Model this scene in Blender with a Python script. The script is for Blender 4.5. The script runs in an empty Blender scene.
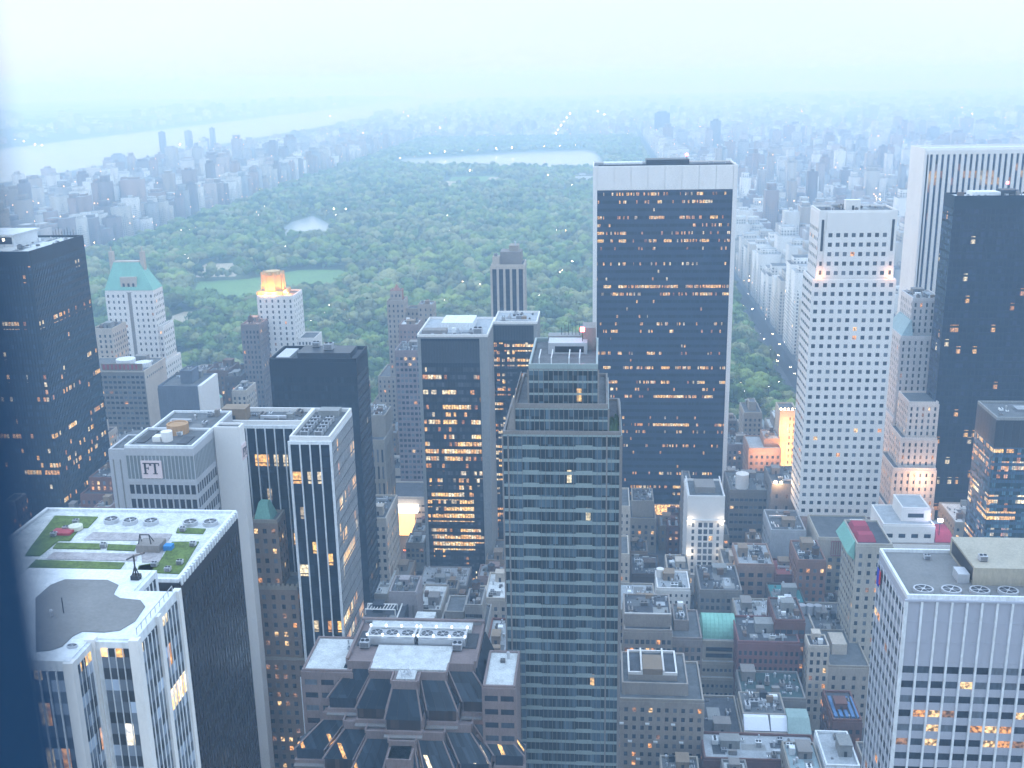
import bpy, math, random
import numpy as np
from mathutils import Matrix, Vector, Euler
R = math.radians
random.seed(7)
scene = bpy.context.scene
COL = scene.collection

# ------------------------------------------------------------------ camera
CAMH = 258.0
YAW, PITCH, ROLL, FPX = 0.0855, 0.2767, -0.0187, 1075.0
def cam_axes():
    cy, sy, cp, sp = math.cos(YAW), math.sin(YAW), math.cos(PITCH), math.sin(PITCH)
    f = Vector((-sy*cp, cy*cp, -sp)); r = Vector((cy, sy, 0)); u = r.cross(f)
    c, s = math.cos(ROLL), math.sin(ROLL)
    return c*r + s*u, -s*r + c*u, f
AR, AU, AF = cam_axes()
cd = bpy.data.cameras.new('camera'); cam = bpy.data.objects.new('camera', cd); COL.objects.link(cam)
cam.matrix_world = Matrix(((AR.x, AU.x, -AF.x, 0), (AR.y, AU.y, -AF.y, 0), (AR.z, AU.z, -AF.z, CAMH), (0, 0, 0, 1)))
cd.sensor_width = 36; cd.lens = FPX/1024*36; cd.clip_start = 0.05; cd.clip_end = 60000
cd.dof.use_dof = True; cd.dof.focus_distance = 600; cd.dof.aperture_fstop = 1.0
scene.camera = cam
def px(p):
    d = Vector(p) - Vector((0, 0, CAMH)); z = d.dot(AF)
    if z < 1: return None
    return 512 + FPX*d.dot(AR)/z, 384 - FPX*d.dot(AU)/z, z

# ------------------------------------------------------------------ materials
MATS = {}
def nodes(m):
    m.use_nodes = True
    return m.node_tree.nodes, m.node_tree.links, m.node_tree.nodes['Principled BSDF']
def mat(name, col, rough=.8, metal=0.0, var=.18, scale=.15, scale2=2.0, spec=.3):
    """masonry / metal / membrane with two scales of stain"""
    if name in MATS: return MATS[name]
    m = bpy.data.materials.new(name); n, l, b = nodes(m)
    g = n.new('ShaderNodeNewGeometry')
    mp = n.new('ShaderNodeMapping'); mp.inputs['Scale'].default_value = (1, 1, .35); l.new(g.outputs['Position'], mp.inputs[0])
    t1 = n.new('ShaderNodeTexNoise'); t1.inputs['Scale'].default_value = scale; t1.inputs['Detail'].default_value = 5
    t2 = n.new('ShaderNodeTexNoise'); t2.inputs['Scale'].default_value = scale2; t2.inputs['Detail'].default_value = 2
    l.new(mp.outputs[0], t1.inputs[0]); l.new(mp.outputs[0], t2.inputs[0])
    ad = n.new('ShaderNodeMath'); ad.operation = 'ADD'; l.new(t1.outputs[0], ad.inputs[0]); l.new(t2.outputs[0], ad.inputs[1])
    mr = n.new('ShaderNodeMapRange'); mr.inputs[1].default_value = .65; mr.inputs[2].default_value = 1.35
    mr.inputs[3].default_value = 1-var; mr.inputs[4].default_value = 1+var; l.new(ad.outputs[0], mr.inputs[0])
    vm = n.new('ShaderNodeVectorMath'); vm.operation = 'SCALE'; vm.inputs[0].default_value = col; l.new(mr.outputs[0], vm.inputs['Scale'])
    l.new(vm.outputs[0], b.inputs['Base Color'])
    b.inputs['Roughness'].default_value = rough; b.inputs['Metallic'].default_value = metal; b.inputs['Specular IOR Level'].default_value = spec
    MATS[name] = m; return m
def emis(name, col, st):
    if name in MATS: return MATS[name]
    m = bpy.data.materials.new(name); n, l, b = nodes(m)
    b.inputs['Base Color'].default_value = (*col, 1); b.inputs['Emission Color'].default_value = (*col, 1); b.inputs['Emission Strength'].default_value = st
    if name.startswith('window_'):      # a room seen through the pane: lamps and furniture break the light up
        g = n.new('ShaderNodeNewGeometry'); t = n.new('ShaderNodeTexNoise'); t.inputs['Scale'].default_value = 1.3; t.inputs['Detail'].default_value = 3; l.new(g.outputs['Position'], t.inputs[0])
        q = n.new('ShaderNodeMapRange'); q.inputs[1].default_value = .38; q.inputs[2].default_value = .68; q.inputs[3].default_value = .12*st; q.inputs[4].default_value = 1.7*st; l.new(t.outputs[0], q.inputs[0]); l.new(q.outputs[0], b.inputs['Emission Strength']); b.inputs['Base Color'].default_value = (.06, .05, .045, 1)
    m.cycles.emission_sampling = 'NONE'; MATS[name] = m; return m
def math_(n, l, op, a, b=None, clamp=False):
    x = n.new('ShaderNodeMath'); x.operation = op; x.use_clamp = clamp
    for i, s in enumerate((a, b)):
        if s is None: continue
        if isinstance(s, (int, float)): x.inputs[i].default_value = s
        else: l.new(s, x.inputs[i])
    return x.outputs[0]
def lit_glass(name, base=(.02, .028, .045), bay=1.5, fh=4.0, z0=0.0, rows=.45, dens=.5, st=1.0, rough=.12, seed=0., blind=.5, band=0.):
    """window glass in which some rooms, floor by floor, have their lamps on"""
    if name in MATS: return MATS[name]
    m = bpy.data.materials.new(name); n, l, b = nodes(m)
    g = n.new('ShaderNodeNewGeometry'); s = n.new('ShaderNodeSeparateXYZ'); l.new(g.outputs['Position'], s.inputs[0])
    xy = math_(n, l, 'ADD', s.outputs[0], s.outputs[1])
    cx = math_(n, l, 'FLOOR', math_(n, l, 'DIVIDE', xy, bay)); room = math_(n, l, 'FLOOR', math_(n, l, 'DIVIDE', xy, bay*5.3))
    cz = math_(n, l, 'FLOOR', math_(n, l, 'DIVIDE', math_(n, l, 'SUBTRACT', s.outputs[2], z0), fh))
    def wn(a, c, k):
        cb = n.new('ShaderNodeCombineXYZ'); 
        if a is not None: l.new(a, cb.inputs[0])
        l.new(c, cb.inputs[1]); cb.inputs[2].default_value = seed + k
        w = n.new('ShaderNodeTexWhiteNoise'); w.noise_dimensions = '3D'; l.new(cb.outputs[0], w.inputs['Vector']); return w.outputs['Value']
    r1 = wn(cx, cz, .1); r2 = wn(None, cz, .37); r3 = wn(room, cz, .71)
    rowp = math_(n, l, 'MULTIPLY', math_(n, l, 'SUBTRACT', r2, 1-rows), 1/rows, True)
    p = math_(n, l, 'MULTIPLY', math_(n, l, 'MULTIPLY', math_(n, l, 'POWER', r3, 1.6), math_(n, l, 'ADD', math_(n, l, 'MULTIPLY', rowp, 1.6), .04)), dens*1.7)
    lit = math_(n, l, 'LESS_THAN', r1, p)
    t = n.new('ShaderNodeTexNoise'); t.inputs['Scale'].default_value = 1.1; t.inputs['Detail'].default_value = 3; l.new(g.outputs['Position'], t.inputs[0])
    br = math_(n, l, 'MULTIPLY', math_(n, l, 'POWER', t.outputs[0], 2.2), math_(n, l, 'ADD', r3, .25))
    e = math_(n, l, 'MULTIPLY', math_(n, l, 'MULTIPLY', lit, br), 4.0*st)
    mx = n.new('ShaderNodeMix'); mx.data_type = 'RGBA'; l.new(r3, mx.inputs[0])
    mx.inputs[6].default_value = (1, .33, .09, 1); mx.inputs[7].default_value = (1, .60, .19, 1)
    wc = wn(cx, cz, .55); m2 = n.new('ShaderNodeMix'); m2.data_type = 'RGBA'; l.new(math_(n, l, 'MULTIPLY', math_(n, l, 'GREATER_THAN', wc, .72), .75), m2.inputs[0]); l.new(mx.outputs[2], m2.inputs[6]); m2.inputs[7].default_value = (.95, .88, .62, 1)
    l.new(m2.outputs[2], b.inputs['Emission Color']); l.new(e, b.inputs['Emission Strength'])
    bl = math_(n, l, 'ADD', math_(n, l, 'MULTIPLY', math_(n, l, 'POWER', wn(cx, cz, .9), 3.), 2.2*blind), .8)
    if band: bl = math_(n, l, 'MULTIPLY', bl, math_(n, l, 'ADD', math_(n, l, 'MULTIPLY', math_(n, l, 'GREATER_THAN', math_(n, l, 'FRACT', math_(n, l, 'DIVIDE', math_(n, l, 'SUBTRACT', s.outputs[2], z0), fh)), .5), band), 1.))
    vm = n.new('ShaderNodeVectorMath'); vm.operation = 'SCALE'; vm.inputs[0].default_value = base; l.new(bl, vm.inputs['Scale'])
    l.new(vm.outputs[0], b.inputs['Base Color'])
    b.inputs['Roughness'].default_value = rough; b.inputs['Specular IOR Level'].default_value = .2
    m.cycles.emission_sampling = 'NONE'; MATS[name] = m; return m

LIME = mat('limestone', (0.317, 0.277, 0.233)); LIME2 = mat('pale_limestone', (0.486, 0.425, 0.359)); GREY = mat('grey_stone', (0.238, 0.216, 0.201))
WHT = mat('white_stone', (.76, .735, .71), var=.06); WHT2 = mat('white_metal', (.72, .74, .76), rough=.5, var=.16, scale=.5); TAN = mat('tan_brick', (0.262, 0.194, 0.136))
BRN = mat('brown_brick', (0.158, 0.104, 0.075)); RED = mat('red_brick', (0.158, 0.076, 0.061)); PINK = mat('pink_stone', (0.332, 0.216, 0.162)); GRAN = mat('pink_granite', (0.238, 0.180, 0.169))
DKB = mat('dark_brick', (0.095, 0.068, 0.055)); CONC = mat('concrete', (0.259, 0.259, 0.252)); ALU = mat('aluminium', (.50, .51, .54), rough=.4, metal=.35, var=.08)
DARK = mat('black_metal', (.010, .013, .022), rough=.5, var=.2, spec=.15); DK2 = mat('dark_granite', (.035, .037, .045), rough=.4, var=.25)
TEAL = mat('copper_patina', (.22, .46, .38), rough=.7); ROOFG = mat('grey_membrane', (0.122, 0.126, 0.130), var=.35, scale=.3); ROOFB = mat('tar_roof', (.07, .072, .08), var=.4, scale=.3)
ROOFW = mat('white_gravel', (.58, .59, .58), var=.28, scale=.35); ROOFS = mat('silver_coating', (0.357, 0.374, 0.391), var=.25, scale=.4); LAWN = mat('roof_lawn', (.10, .15, .035), var=.4, scale=.5)
MEM = mat('brown_grey_membrane', (.20, .195, .19), var=.15, scale=.2); RUST = mat('ochre_paint', (.45, .27, .14)); ASPH = mat('asphalt', (.05, .05, .054), var=.3, scale=.08); WOOD = mat('tank_wood', (.16, .10, .07))
BLUEW = mat('blue_grey_glass', (.06, .11, .17), rough=.2, var=.15); SPTEAL = mat('pale_teal_spandrel', (.27, .33, .33), rough=.3, var=.1, scale=.8); REDC = mat('red_paint', (.40, .07, .09))
GD = lit_glass('dark_window_glass', st=1.0, rows=.3, dens=.3, fh=3.6, bay=3., blind=.8)
PD = [mat('window_dark', (.03, .038, .055), rough=.15, var=.4, scale=.6, spec=.5), mat('window_blind', (.13, .15, .18), rough=.3, var=.3, scale=.6), mat('window_mid', (.06, .075, .10), rough=.15, var=.4, spec=.5)]
PL = [emis('window_amber', (1, .42, .13), .75), emis('window_yellow', (1, .62, .28), .9), emis('window_dim', (.8, .40, .22), .3)]

# ------------------------------------------------------------------ mesh builder
class MB:
    def __init__(s): s.v = []; s.f = []; s.m = []
    def box(s, x0, x1, y0, y1, z0, z1, mi=0):
        k = len(s.v)
        s.v += [(x0, y0, z0), (x1, y0, z0), (x1, y1, z0), (x0, y1, z0), (x0, y0, z1), (x1, y0, z1), (x1, y1, z1), (x0, y1, z1)]
        s.f += [(k, k+3, k+2, k+1), (k+4, k+5, k+6, k+7), (k, k+1, k+5, k+4), (k+1, k+2, k+6, k+5), (k+2, k+3, k+7, k+6), (k+3, k, k+4, k+7)]; s.m += [mi]*6
    def hexa(s, b, t, mi=0):            # bottom 4, top 4 points, ccw
        k = len(s.v); s.v += list(b)+list(t)
        s.f += [(k+3, k+2, k+1, k), (k+4, k+5, k+6, k+7), (k, k+1, k+5, k+4), (k+1, k+2, k+6, k+5), (k+2, k+3, k+7, k+6), (k+3, k, k+4, k+7)]; s.m += [mi]*6
    def prism(s, pts, z0, z1, mi=0, top=None):
        n = len(pts); k = len(s.v); top = top or pts
        s.v += [(x, y, z0) for x, y in pts] + [(x, y, z1) for x, y in top]
        s.f += [tuple(range(k+n-1, k-1, -1)), tuple(range(k+n, k+2*n))] + [(k+i, k+(i+1) % n, k+n+(i+1) % n, k+n+i) for i in range(n)]; s.m += [mi]*(n+2)
    def cyl(s, x, y, z0, z1, r0, r1=None, n=12, mi=0, hollow=0):
        r1 = r0 if r1 is None else r1
        a = [(x+r0*math.cos(2*math.pi*i/n), y+r0*math.sin(2*math.pi*i/n)) for i in range(n)]
        b = [(x+max(r1, .01)*math.cos(2*math.pi*i/n), y+max(r1, .01)*math.sin(2*math.pi*i/n)) for i in range(n)]
        s.prism(a, z0, z1, mi, b)
    def ring(s, x, y, z0, z1, ri, ro, n=16, mi=0):
        for i in range(n):
            a0, a1 = 2*math.pi*i/n, 2*math.pi*(i+1)/n
            c = [(x+r*math.cos(a), y+r*math.sin(a)) for r, a in ((ri, a0), (ro, a0), (ro, a1), (ri, a1))]
            s.prism(c, z0, z1, mi)
    def bar(s, p, q, w, mi=0):
        p, q = Vector(p), Vector(q); d = (q-p).normalized(); u = d.orthogonal().normalized()*w/2; w2 = d.cross(u.normalized())*w/2
        s.hexa([tuple(p+u+w2), tuple(p-u+w2), tuple(p-u-w2), tuple(p+u-w2)], [tuple(q+u+w2), tuple(q-u+w2), tuple(q-u-w2), tuple(q+u-w2)], mi)
    def build(s, name, mats, parent=None, org=(0, 0, 0), smooth=False):
        me = bpy.data.meshes.new(name); ox, oy, oz = org
        me.from_pydata([(x-ox, y-oy, z-oz) for x, y, z in s.v], [], s.f)
        for m in mats: me.materials.append(m)
        if len(mats) > 1: me.polygons.foreach_set('material_index', s.m)
        if smooth: me.polygons.foreach_set('use_smooth', [True]*len(s.f))
        o = bpy.data.objects.new(name, me); COL.objects.link(o)
        if parent: o.parent = parent
        else: o.location = org
        return o
def tag(o, label=None, cat=None, group=None, kind=None):
    if label: o['label'] = label
    if cat: o['category'] = cat
    if group: o['group'] = group
    if kind: o['kind'] = kind
    return o
def empty(name, loc, label=None, cat=None, group=None):
    o = bpy.data.objects.new(name, None); COL.objects.link(o); o.location = loc; o.empty_display_size = 2
    return tag(o, label, cat, group)
def inst(src, name, parent, loc, sc=(1, 1, 1), rz=0, label=None):
    o = bpy.data.objects.new(name, src); COL.objects.link(o); o.parent = parent; o.location = loc; o.scale = sc; o.rotation_euler = (0, 0, rz)
    if label: o['label'] = label
    return o
def mesh_of(mb, name, mats):
    o = mb.build(name, mats); me = o.data; bpy.data.objects.remove(o); return me
# shared pieces
def unit_pane(m):
    b = MB(); b.box(-.5, .5, -.5, .5, -.5, .5); return mesh_of(b, 'window', [m])
PANE = {}
def pane_mesh(m):
    if m.name not in PANE: PANE[m.name] = unit_pane(m)
    return PANE[m.name]
b = MB(); b.box(-1, 1, -.9, .9, .25, 1.5, 0); b.box(-.9, .9, -.8, .8, 0, .25, 1); b.ring(-.48, 0, 1.5, 1.7, .3, .42, 10, 1); b.ring(.48, 0, 1.5, 1.7, .3, .42, 10, 1)
b.cyl(-.48, 0, 1.5, 1.56, .3, mi=1, n=10); b.cyl(.48, 0, 1.5, 1.56, .3, mi=1, n=10)
for i in range(5): b.box(-.85, .85, -.93, -.9, .4+i*.2, .5+i*.2, 1)
AC = mesh_of(b, 'cooling_unit', [ALU, DK2]); AC2 = mesh_of(b, 'cooling_unit', [GREY, DK2]); AC3 = mesh_of(b, 'cooling_unit', [WHT2, DK2]); ACS = [AC, AC2, AC2, AC3]
b = MB(); b.cyl(0, 0, 2.2, 5.4, 1.7, n=14, mi=0); b.cyl(0, 0, 5.4, 6.6, 1.85, .1, n=14, mi=1)
for z in (2.7, 3.6, 4.5): b.ring(0, 0, z, z+.1, 1.7, 1.76, 14, 1)
for sx in (-1, 1):
    for sy in (-1, 1): b.bar((sx*1.1, sy*1.1, 0), (sx*1, sy*1, 2.2), .22, 1)
b.box(-1.4, 1.4, -1.4, 1.4, 2.05, 2.2, 1)
TANK = mesh_of(b, 'water_tank', [WOOD, DK2])
b = MB(); b.cyl(0, 0, 0, 1.4, .3, n=8); b.cyl(0, 0, 1.4, 1.8, .5, .35, n=8); VENT = mesh_of(b, 'vent_pipe', [ALU])
b = MB(); b.cyl(0, 0, 0, 1, 1, n=18, mi=0); b.ring(0, 0, 1, 1.18, .85, 1, 18, 0); b.cyl(0, 0, 1.0, 1.04, .85, n=18, mi=1); b.cyl(0, 0, 1.04, 1.12, .2, n=8, mi=0)
for i in range(6):
    a = i*math.pi/3; b.bar((.15*math.cos(a), .15*math.sin(a), 1.08), (.85*math.cos(a), .85*math.sin(a), 1.08), .06, 0)
FAN = mesh_of(b, 'cooling_fan', [ALU, DK2])

FOOT = []      # footprints of everything explicit, with height: x0,x1,y0,y1,h
SHARED = {'wall', 'rib', 'seam', 'railing', 'barred_panel', 'crown_merlon', 'crown_buttress', 'steel_frame', 'skylight_cage', 'roof_frame', 'antenna', 'pipework', 'terrace_plants', 'sign_rib', 'cooling_tower', 'merlon', 'duct', 'mast'}
class Bld:
    def __init__(s, label, cat, x0, x1, y0, y1, wall=LIME, roofm=ROOFG, group=None, name=None, foot=None, minpx=5., maxn=100):
        s.o = ((x0+x1)/2, (y0+y1)/2, 0); s.root = empty(name or cat.replace(' ', '_'), s.o, label, cat, group)
        s.x0, s.x1, s.y0, s.y1 = x0, x1, y0, y1; s.wall = wall; s.roofm = roofm; s.parts = {}; s.panes = []; s.minpx = minpx; s.maxn = maxn; s.roofo = None; s.h = 0
        s.pend = []
    def part(s, name, m=None):
        k = (name, (m or s.wall).name, 0 if name in SHARED else len(s.parts))
        if k not in s.parts: s.parts[k] = (MB(), m or s.wall)
        return s.parts[k][0]
    def fb(s, mb, t, face, u0, u1, z0, z1, d0, d1, mi=0):
        x0, x1, y0, y1 = t
        if face == 'S': mb.box(u0, u1, y0-d1, y0-d0, z0, z1, mi)
        elif face == 'N': mb.box(u0, u1, y1+d0, y1+d1, z0, z1, mi)
        elif face == 'E': mb.box(x1+d0, x1+d1, u0, u1, z0, z1, mi)
        else: mb.box(x0-d1, x0-d0, u0, u1, z0, z1, mi)
    def tier(s, x0, x1, y0, y1, z0, z1, faces=None, par=1.1, roof=True, roofm=None, cap=None, wall=None):
        t = (x0, x1, y0, y1); w = s.part('wall', wall)
        w.box(x0, x1, y0, y1, z0, z1 if not roof else z1)
        if par:
            pw = .55; pp = s.part('wall', wall) if cap is None else s.part('parapet', cap)
            pp.box(x0-.05, x1+.05, y0-.05, y0+pw, z1, z1+par); pp.box(x0-.05, x1+.05, y1-pw, y1+.05, z1, z1+par)
            pp.box(x0-.05, x0+pw, y0+pw, y1-pw, z1, z1+par); pp.box(x1-pw, x1+.05, y0+pw, y1-pw, z1, z1+par)
        if roof: s.part('roof', roofm or s.roofm).box(x0+.56, x1-.56, y0+.56, y1-.56, z1+.003, z1+.22)
        s.h = max(s.h, z1); FOOT.append((x0, x1, y0, y1, z1))
        for f, st in (faces or {}).items(): s.facade(t, f, z0, z1, **st)
        return t
    def facade(s, t, face, z0, z1, dx=3.2, dz=3.6, ww=1.5, wh=2., pd=.35, sd=.28, mode='cell', m=None, sm=None, pm=None, ua=0., ub=0., za=4., zb=2.5, litp=.08, blind=.25, n=None, rows=None, base=0.):
        if face in 'EW': pd = min(pd, .16)
        if abs(pd-sd) < .03: sd = pd-.04 if pd > .08 else pd+.04
        x0, x1, y0, y1 = t; a, b = (x0, x1) if face in 'SN' else (y0, y1); a += ua; b -= ub; za = z0+za; zb = z1-zb
        L = b-a; H = zb-za
        if L < 1 or H < dz*.8: return
        n = n or max(1, round(L/dx)); r = rows or max(1, round(H/dz)); bx = L/n; bz = H/r
        ww = min(ww, bx*.97); wh = min(wh, bz*.97); pw = bx-ww; sh = bz-wh
        P = s.part('wall' if pm is None else 'mullion', pm); S = s.part('wall' if sm is None else 'spandrel', sm)
        ext = max(pd, sd) if face in 'SN' else 0
        for i in range(n+1):
            u0 = a+i*bx-pw/2; u1 = a+i*bx+pw/2
            if i == 0: u0 = a-(ext if ua == 0 else pw/2)
            if i == n: u1 = b+(ext if ub == 0 else pw/2)
            s.fb(P, t, face, u0, u1, za, zb, 0, pd)
        if sh > .02:
            for j in range(r+1):
                q0 = za+j*bz-sh/2; q1 = za+j*bz+sh/2
                if j == 0: q0 = za
                if j == r: q1 = zb
                s.fb(S, t, face, a-(ext-.01 if ua == 0 and face in 'SN' else 0), b+(ext-.01 if ub == 0 and face in 'SN' else 0), q0, q1, 0, sd)
        # plain wall above and below the window field, flush with the piers
        if ua == 0 and ub == 0:
            W = s.part('wall')
            if z1-zb > .3: s.fb(W, t, face, a-ext, b+ext, zb, z1, 0, max(pd, sd))
            if za-z0 > .3: s.fb(W, t, face, a-ext, b+ext, z0, za, 0, max(pd, sd))
        rnd = random.random
        def add(u0, u1, q0, q1, mm): s.panes.append((t, face, u0, u1, q0, q1, mm))
        if mode == 'cell':
            for j in range(r):
                rowlit = rnd()**2*2.6*litp
                for i in range(n):
                    if m is not None: mm = m
                    elif rnd() < rowlit: mm = random.choice(PL)
                    elif rnd() < blind: mm = PD[1]
                    else: mm = PD[0] if rnd() < .7 else PD[2]
                    add(a+i*bx+pw/2, a+(i+1)*bx-pw/2, za+j*bz+sh/2, za+(j+1)*bz-sh/2, mm)
        elif mode == 'row':
            for j in range(r): add(a, b, za+j*bz+sh/2, za+(j+1)*bz-sh/2, m or GD)
        else:
            for i in range(n): add(a+i*bx+pw/2, a+(i+1)*bx-pw/2, za, zb, m or GD)
    def roofpart(s):
        if s.roofo is None:
            for k in s.parts:
                if k[0] == 'roof':
                    mb, m = s.parts[k]; s.roofo = mb.build('roof', [m], s.root, s.o); s.parts[k] = (MB(), m); break
            if s.roofo is None: s.roofo = s.root
        return s.roofo
    def put(s, me, name, x, y, z, sc=1., rz=0., label=None):
        s.pend.append((me, name, x, y, z, sc, rz, label))
    def clutter(s, x0, x1, y0, y1, z, dens=1., tank=False, bulk=True, seed=None, bm=None):
        rg = random.Random(seed if seed is not None else int(x0*13+y0*7)); z += .22; A = (x1-x0)*(y1-y0)
        if x1-x0 < 5 or y1-y0 < 5: return
        used = []
        def spot(w, d):
            for _ in range(14):
                x = rg.uniform(x0+w/2+.8, max(x0+w/2+.9, x1-w/2-.8)); y = rg.uniform(y0+d/2+.8, max(y0+d/2+.9, y1-d/2-.8))
                if x+w/2 > x1-.6 or y+d/2 > y1-.6: continue
                if all(abs(x-q[0]) > (w+q[2])/2+.3 or abs(y-q[1]) > (d+q[3])/2+.3 for q in used): used.append((x, y, w, d)); return x, y
            return None
        if bulk:
            w = min(rg.uniform(4, 8), (x1-x0)*.45); d = min(rg.uniform(4, 7), (y1-y0)*.45); p = spot(w, d)
            if p:
                hh = rg.uniform(2.6, 4.5); mb = s.part('bulkhead', bm or rg.choice([s.wall, GREY, TAN, CONC])); mb.box(p[0]-w/2, p[0]+w/2, p[1]-d/2, p[1]+d/2, z, z+hh)
                mb.box(p[0]-w/2-.2, p[0]+w/2+.2, p[1]-d/2-.2, p[1]+d/2+.2, z+hh, z+hh+.25)
                s.part('door', DK2).box(p[0]-.5, p[0]+.5, p[1]-d/2-.06, p[1]-d/2, z, z+2.1)
        if tank:
            p = spot(4, 4)
            if p: s.put(TANK, 'water_tank', p[0], p[1], z)
        pm_ = [m_ for m_ in (ROOFG, ROOFB, ROOFS, MEM, CONC) if m_ is not s.roofm]
        for i in range(int(min(4, A*dens/120))):
            w = rg.uniform(2.5, (x1-x0)*.4); d = rg.uniform(2, (y1-y0)*.4); x = rg.uniform(x0+w/2+.8, x1-w/2-.8); y = rg.uniform(y0+d/2+.8, y1-d/2-.8)
            s.part('roof_patch', rg.choice(pm_)).box(x-w/2, x+w/2, y-d/2, y+d/2, z, z+.012*(i+1))
        for _ in range(int(min(3, dens))):
            w = rg.uniform(1.2, 3.2); d = rg.uniform(1.2, 3); p = spot(w, d)
            if p: s.part('roof_shed', rg.choice([WHT2, GREY, TAN, DK2, CONC, BRN])).box(p[0]-w/2, p[0]+w/2, p[1]-d/2, p[1]+d/2, z, z+rg.uniform(1.2, 3))
        for _ in range(int(min(12, 1+A*dens/55))):
            k = rg.choice([.4, .5, .6, .8, 1.1]); p = spot(2*k, 2*k)
            if p: s.put(rg.choice(ACS), 'cooling_unit', p[0], p[1], z, (k*rg.uniform(.8, 1.6), k, k*rg.uniform(.6, 1.3)), rg.choice([0, math.pi/2]))
        for _ in range(int(min(6, 1+A*dens/150))):
            p = spot(.8, .8)
            if p: s.put(VENT, 'vent_pipe', p[0], p[1], z, rg.uniform(.7, 1.3))
        if A > 250 and rg.random() < .8:
            w = rg.uniform(5, 9); p = spot(w, 1.2)
            if p: s.part('duct', ALU).box(p[0]-w/2, p[0]+w/2, p[1]-.5, p[1]+.5, z+.5, z+1.3); s.part('duct', ALU).box(p[0]-w/2, p[0]-w/2+1, p[1]-.5, p[1]+.5, z, z+.5)
    def finish(s):
        ro = s.roofpart()
        for (k, (mb, m)) in list(s.parts.items()):
            if mb.v: mb.build(k[0], [m], s.root if k[0] not in ('bulkhead', 'duct', 'door') else ro, s.o)
        for me, name, x, y, z, sc, rz, lb in s.pend: inst(me, name, ro, (x-s.o[0], y-s.o[1], z), (sc,)*3 if not isinstance(sc, tuple) else sc, rz, lb)
        lst = []
        for p in s.panes:
            (x0, x1, y0, y1), f, u0, u1, q0, q1, mm = p; um = (u0+u1)/2; qm = (q0+q1)/2
            c = {'S': (um, y0, qm), 'N': (um, y1, qm), 'E': (x1, um, qm), 'W': (x0, um, qm)}[f]; P = px(c)
            a = 0
            if P and -40 < P[0] < 1064 and -40 < P[1] < 830:
                cosf = abs(c[1] if f in 'SN' else c[0])/P[2]; a = FPX*FPX/P[2]**2*(u1-u0)*(q1-q0)*cosf
            lst.append((a, f, c, u1-u0, q1-q0, mm))
        lst.sort(key=lambda q: -q[0]); rest = MB(); ms = []; D = .07
        for i, (a, f, c, w, h, mm) in enumerate(lst):
            x, y, z = c
            sz = (w, D, h) if f in 'SN' else (D, w, h)
            x += {'E': D/2, 'W': -D/2}.get(f, 0); y += {'S': -D/2, 'N': D/2}.get(f, 0)
            if a >= s.minpx and i < s.maxn:
                inst(pane_mesh(mm), 'window' if w < 8 and h < 8 else ('window_band' if w > h else 'window_strip'), s.root, (x-s.o[0], y-s.o[1], z), sz)
            else:
                if mm not in ms: ms.append(mm)
                rest.box(x-sz[0]/2, x+sz[0]/2, y-sz[1]/2, y+sz[1]/2, z-h/2, z+h/2, ms.index(mm))
        if rest.v: tag(rest.build('window_grid', ms, s.root, s.o), kind='stuff')
        return s.root

def punch(**k): d = dict(); d.update(k); return d
def lamp(name, loc, col, power, parent=None, size=.5, kind='POINT', rot=None, spot=60):
    ld = bpy.data.lights.new(name, kind); ld.color = col; ld.energy = power; ld.shadow_soft_size = size
    if kind == 'SPOT': ld.spot_size = R(spot); ld.spot_blend = .6
    o = bpy.data.objects.new(name, ld); COL.objects.link(o); o.location = loc
    if rot: o.rotation_euler = rot
    if parent: o.parent = parent
    return o
def beacon(b, x, y, z, red=True, r=.9):
    mb = b.part('beacon', emis('red_beacon', (1, .12, .14), 14) if red else emis('white_lamp', (1, .86, .62), 16)); mb.cyl(x, y, z, z+1.2, r*.5, n=8)
    b.part('antenna', DK2).cyl(x, y, z-3, z, .12, n=6)

# ------------------------------------------------------------------ the towers
def rowglass(name, fh, z0, **k): return lit_glass(name, fh=fh, z0=z0, **k)
def text_F(mb, T, x, z, h):      # T maps (u, z, d) boxes: letters with serifs
    s = h/10
    for u0, u1, q0, q1 in ((1, 2.6, 0, 10), (0, 6.2, 9.2, 10), (5.6, 6.3, 7.6, 10), (1, 4.6, 4.9, 5.6), (4.3, 4.8, 4, 6.6), (0, 3.8, 0, .7)): T(mb, x+u0*s, x+u1*s, z+q0*s, z+q1*s)
def text_T(mb, T, x, z, h):
    s = h/10
    for u0, u1, q0, q1 in ((3, 4.6, 0, 9.2), (0, 7.6, 9.2, 10), (0, .7, 7.4, 9.2), (6.9, 7.6, 7.4, 9.2), (1.9, 5.7, 0, .7)): T(mb, x+u0*s, x+u1*s, z+q0*s, z+q1*s)

# A: dark office tower at the left edge
gA = rowglass('glass_navy_bands', 3.9, 2, base=(.02, .03, .05), bay=1.6, rows=.30, dens=.42, st=.75, seed=3)
b = Bld('dark navy glass tower with scattered amber floors and pale roof, at the left edge', 'office tower', -340, -277.6, 500, 557, DARK, ROOFW, minpx=4)
st = dict(dx=1.6, ww=1.42, dz=3.9, wh=2.3, pd=.3, sd=.16, mode='row', m=gA, za=2, zb=5, sm=DARK)
b.tier(-340, -277.6, 500, 557, 0, 180, {'S': st, 'E': st}, cap=DARK, par=1.4)
b.part('bulkhead', WHT2).box(-330, -298, 524, 548, 180.2, 186); b.part('louvre', DK2).box(-329, -299, 523.7, 524, 181.5, 185)
b.part('bulkhead', WHT2).box(-331, -297, 523, 549, 186, 186.5)
beacon(b, -300, 518, 184, False); b.clutter(-296, -279, 502, 555, 180, .7, bulk=False, seed=4)
for i in range(8): b.part('antenna', DK2).cyl(-292+i*1.6, 553, 180, 184+i % 3, .13, n=6)
b.finish()

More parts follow.
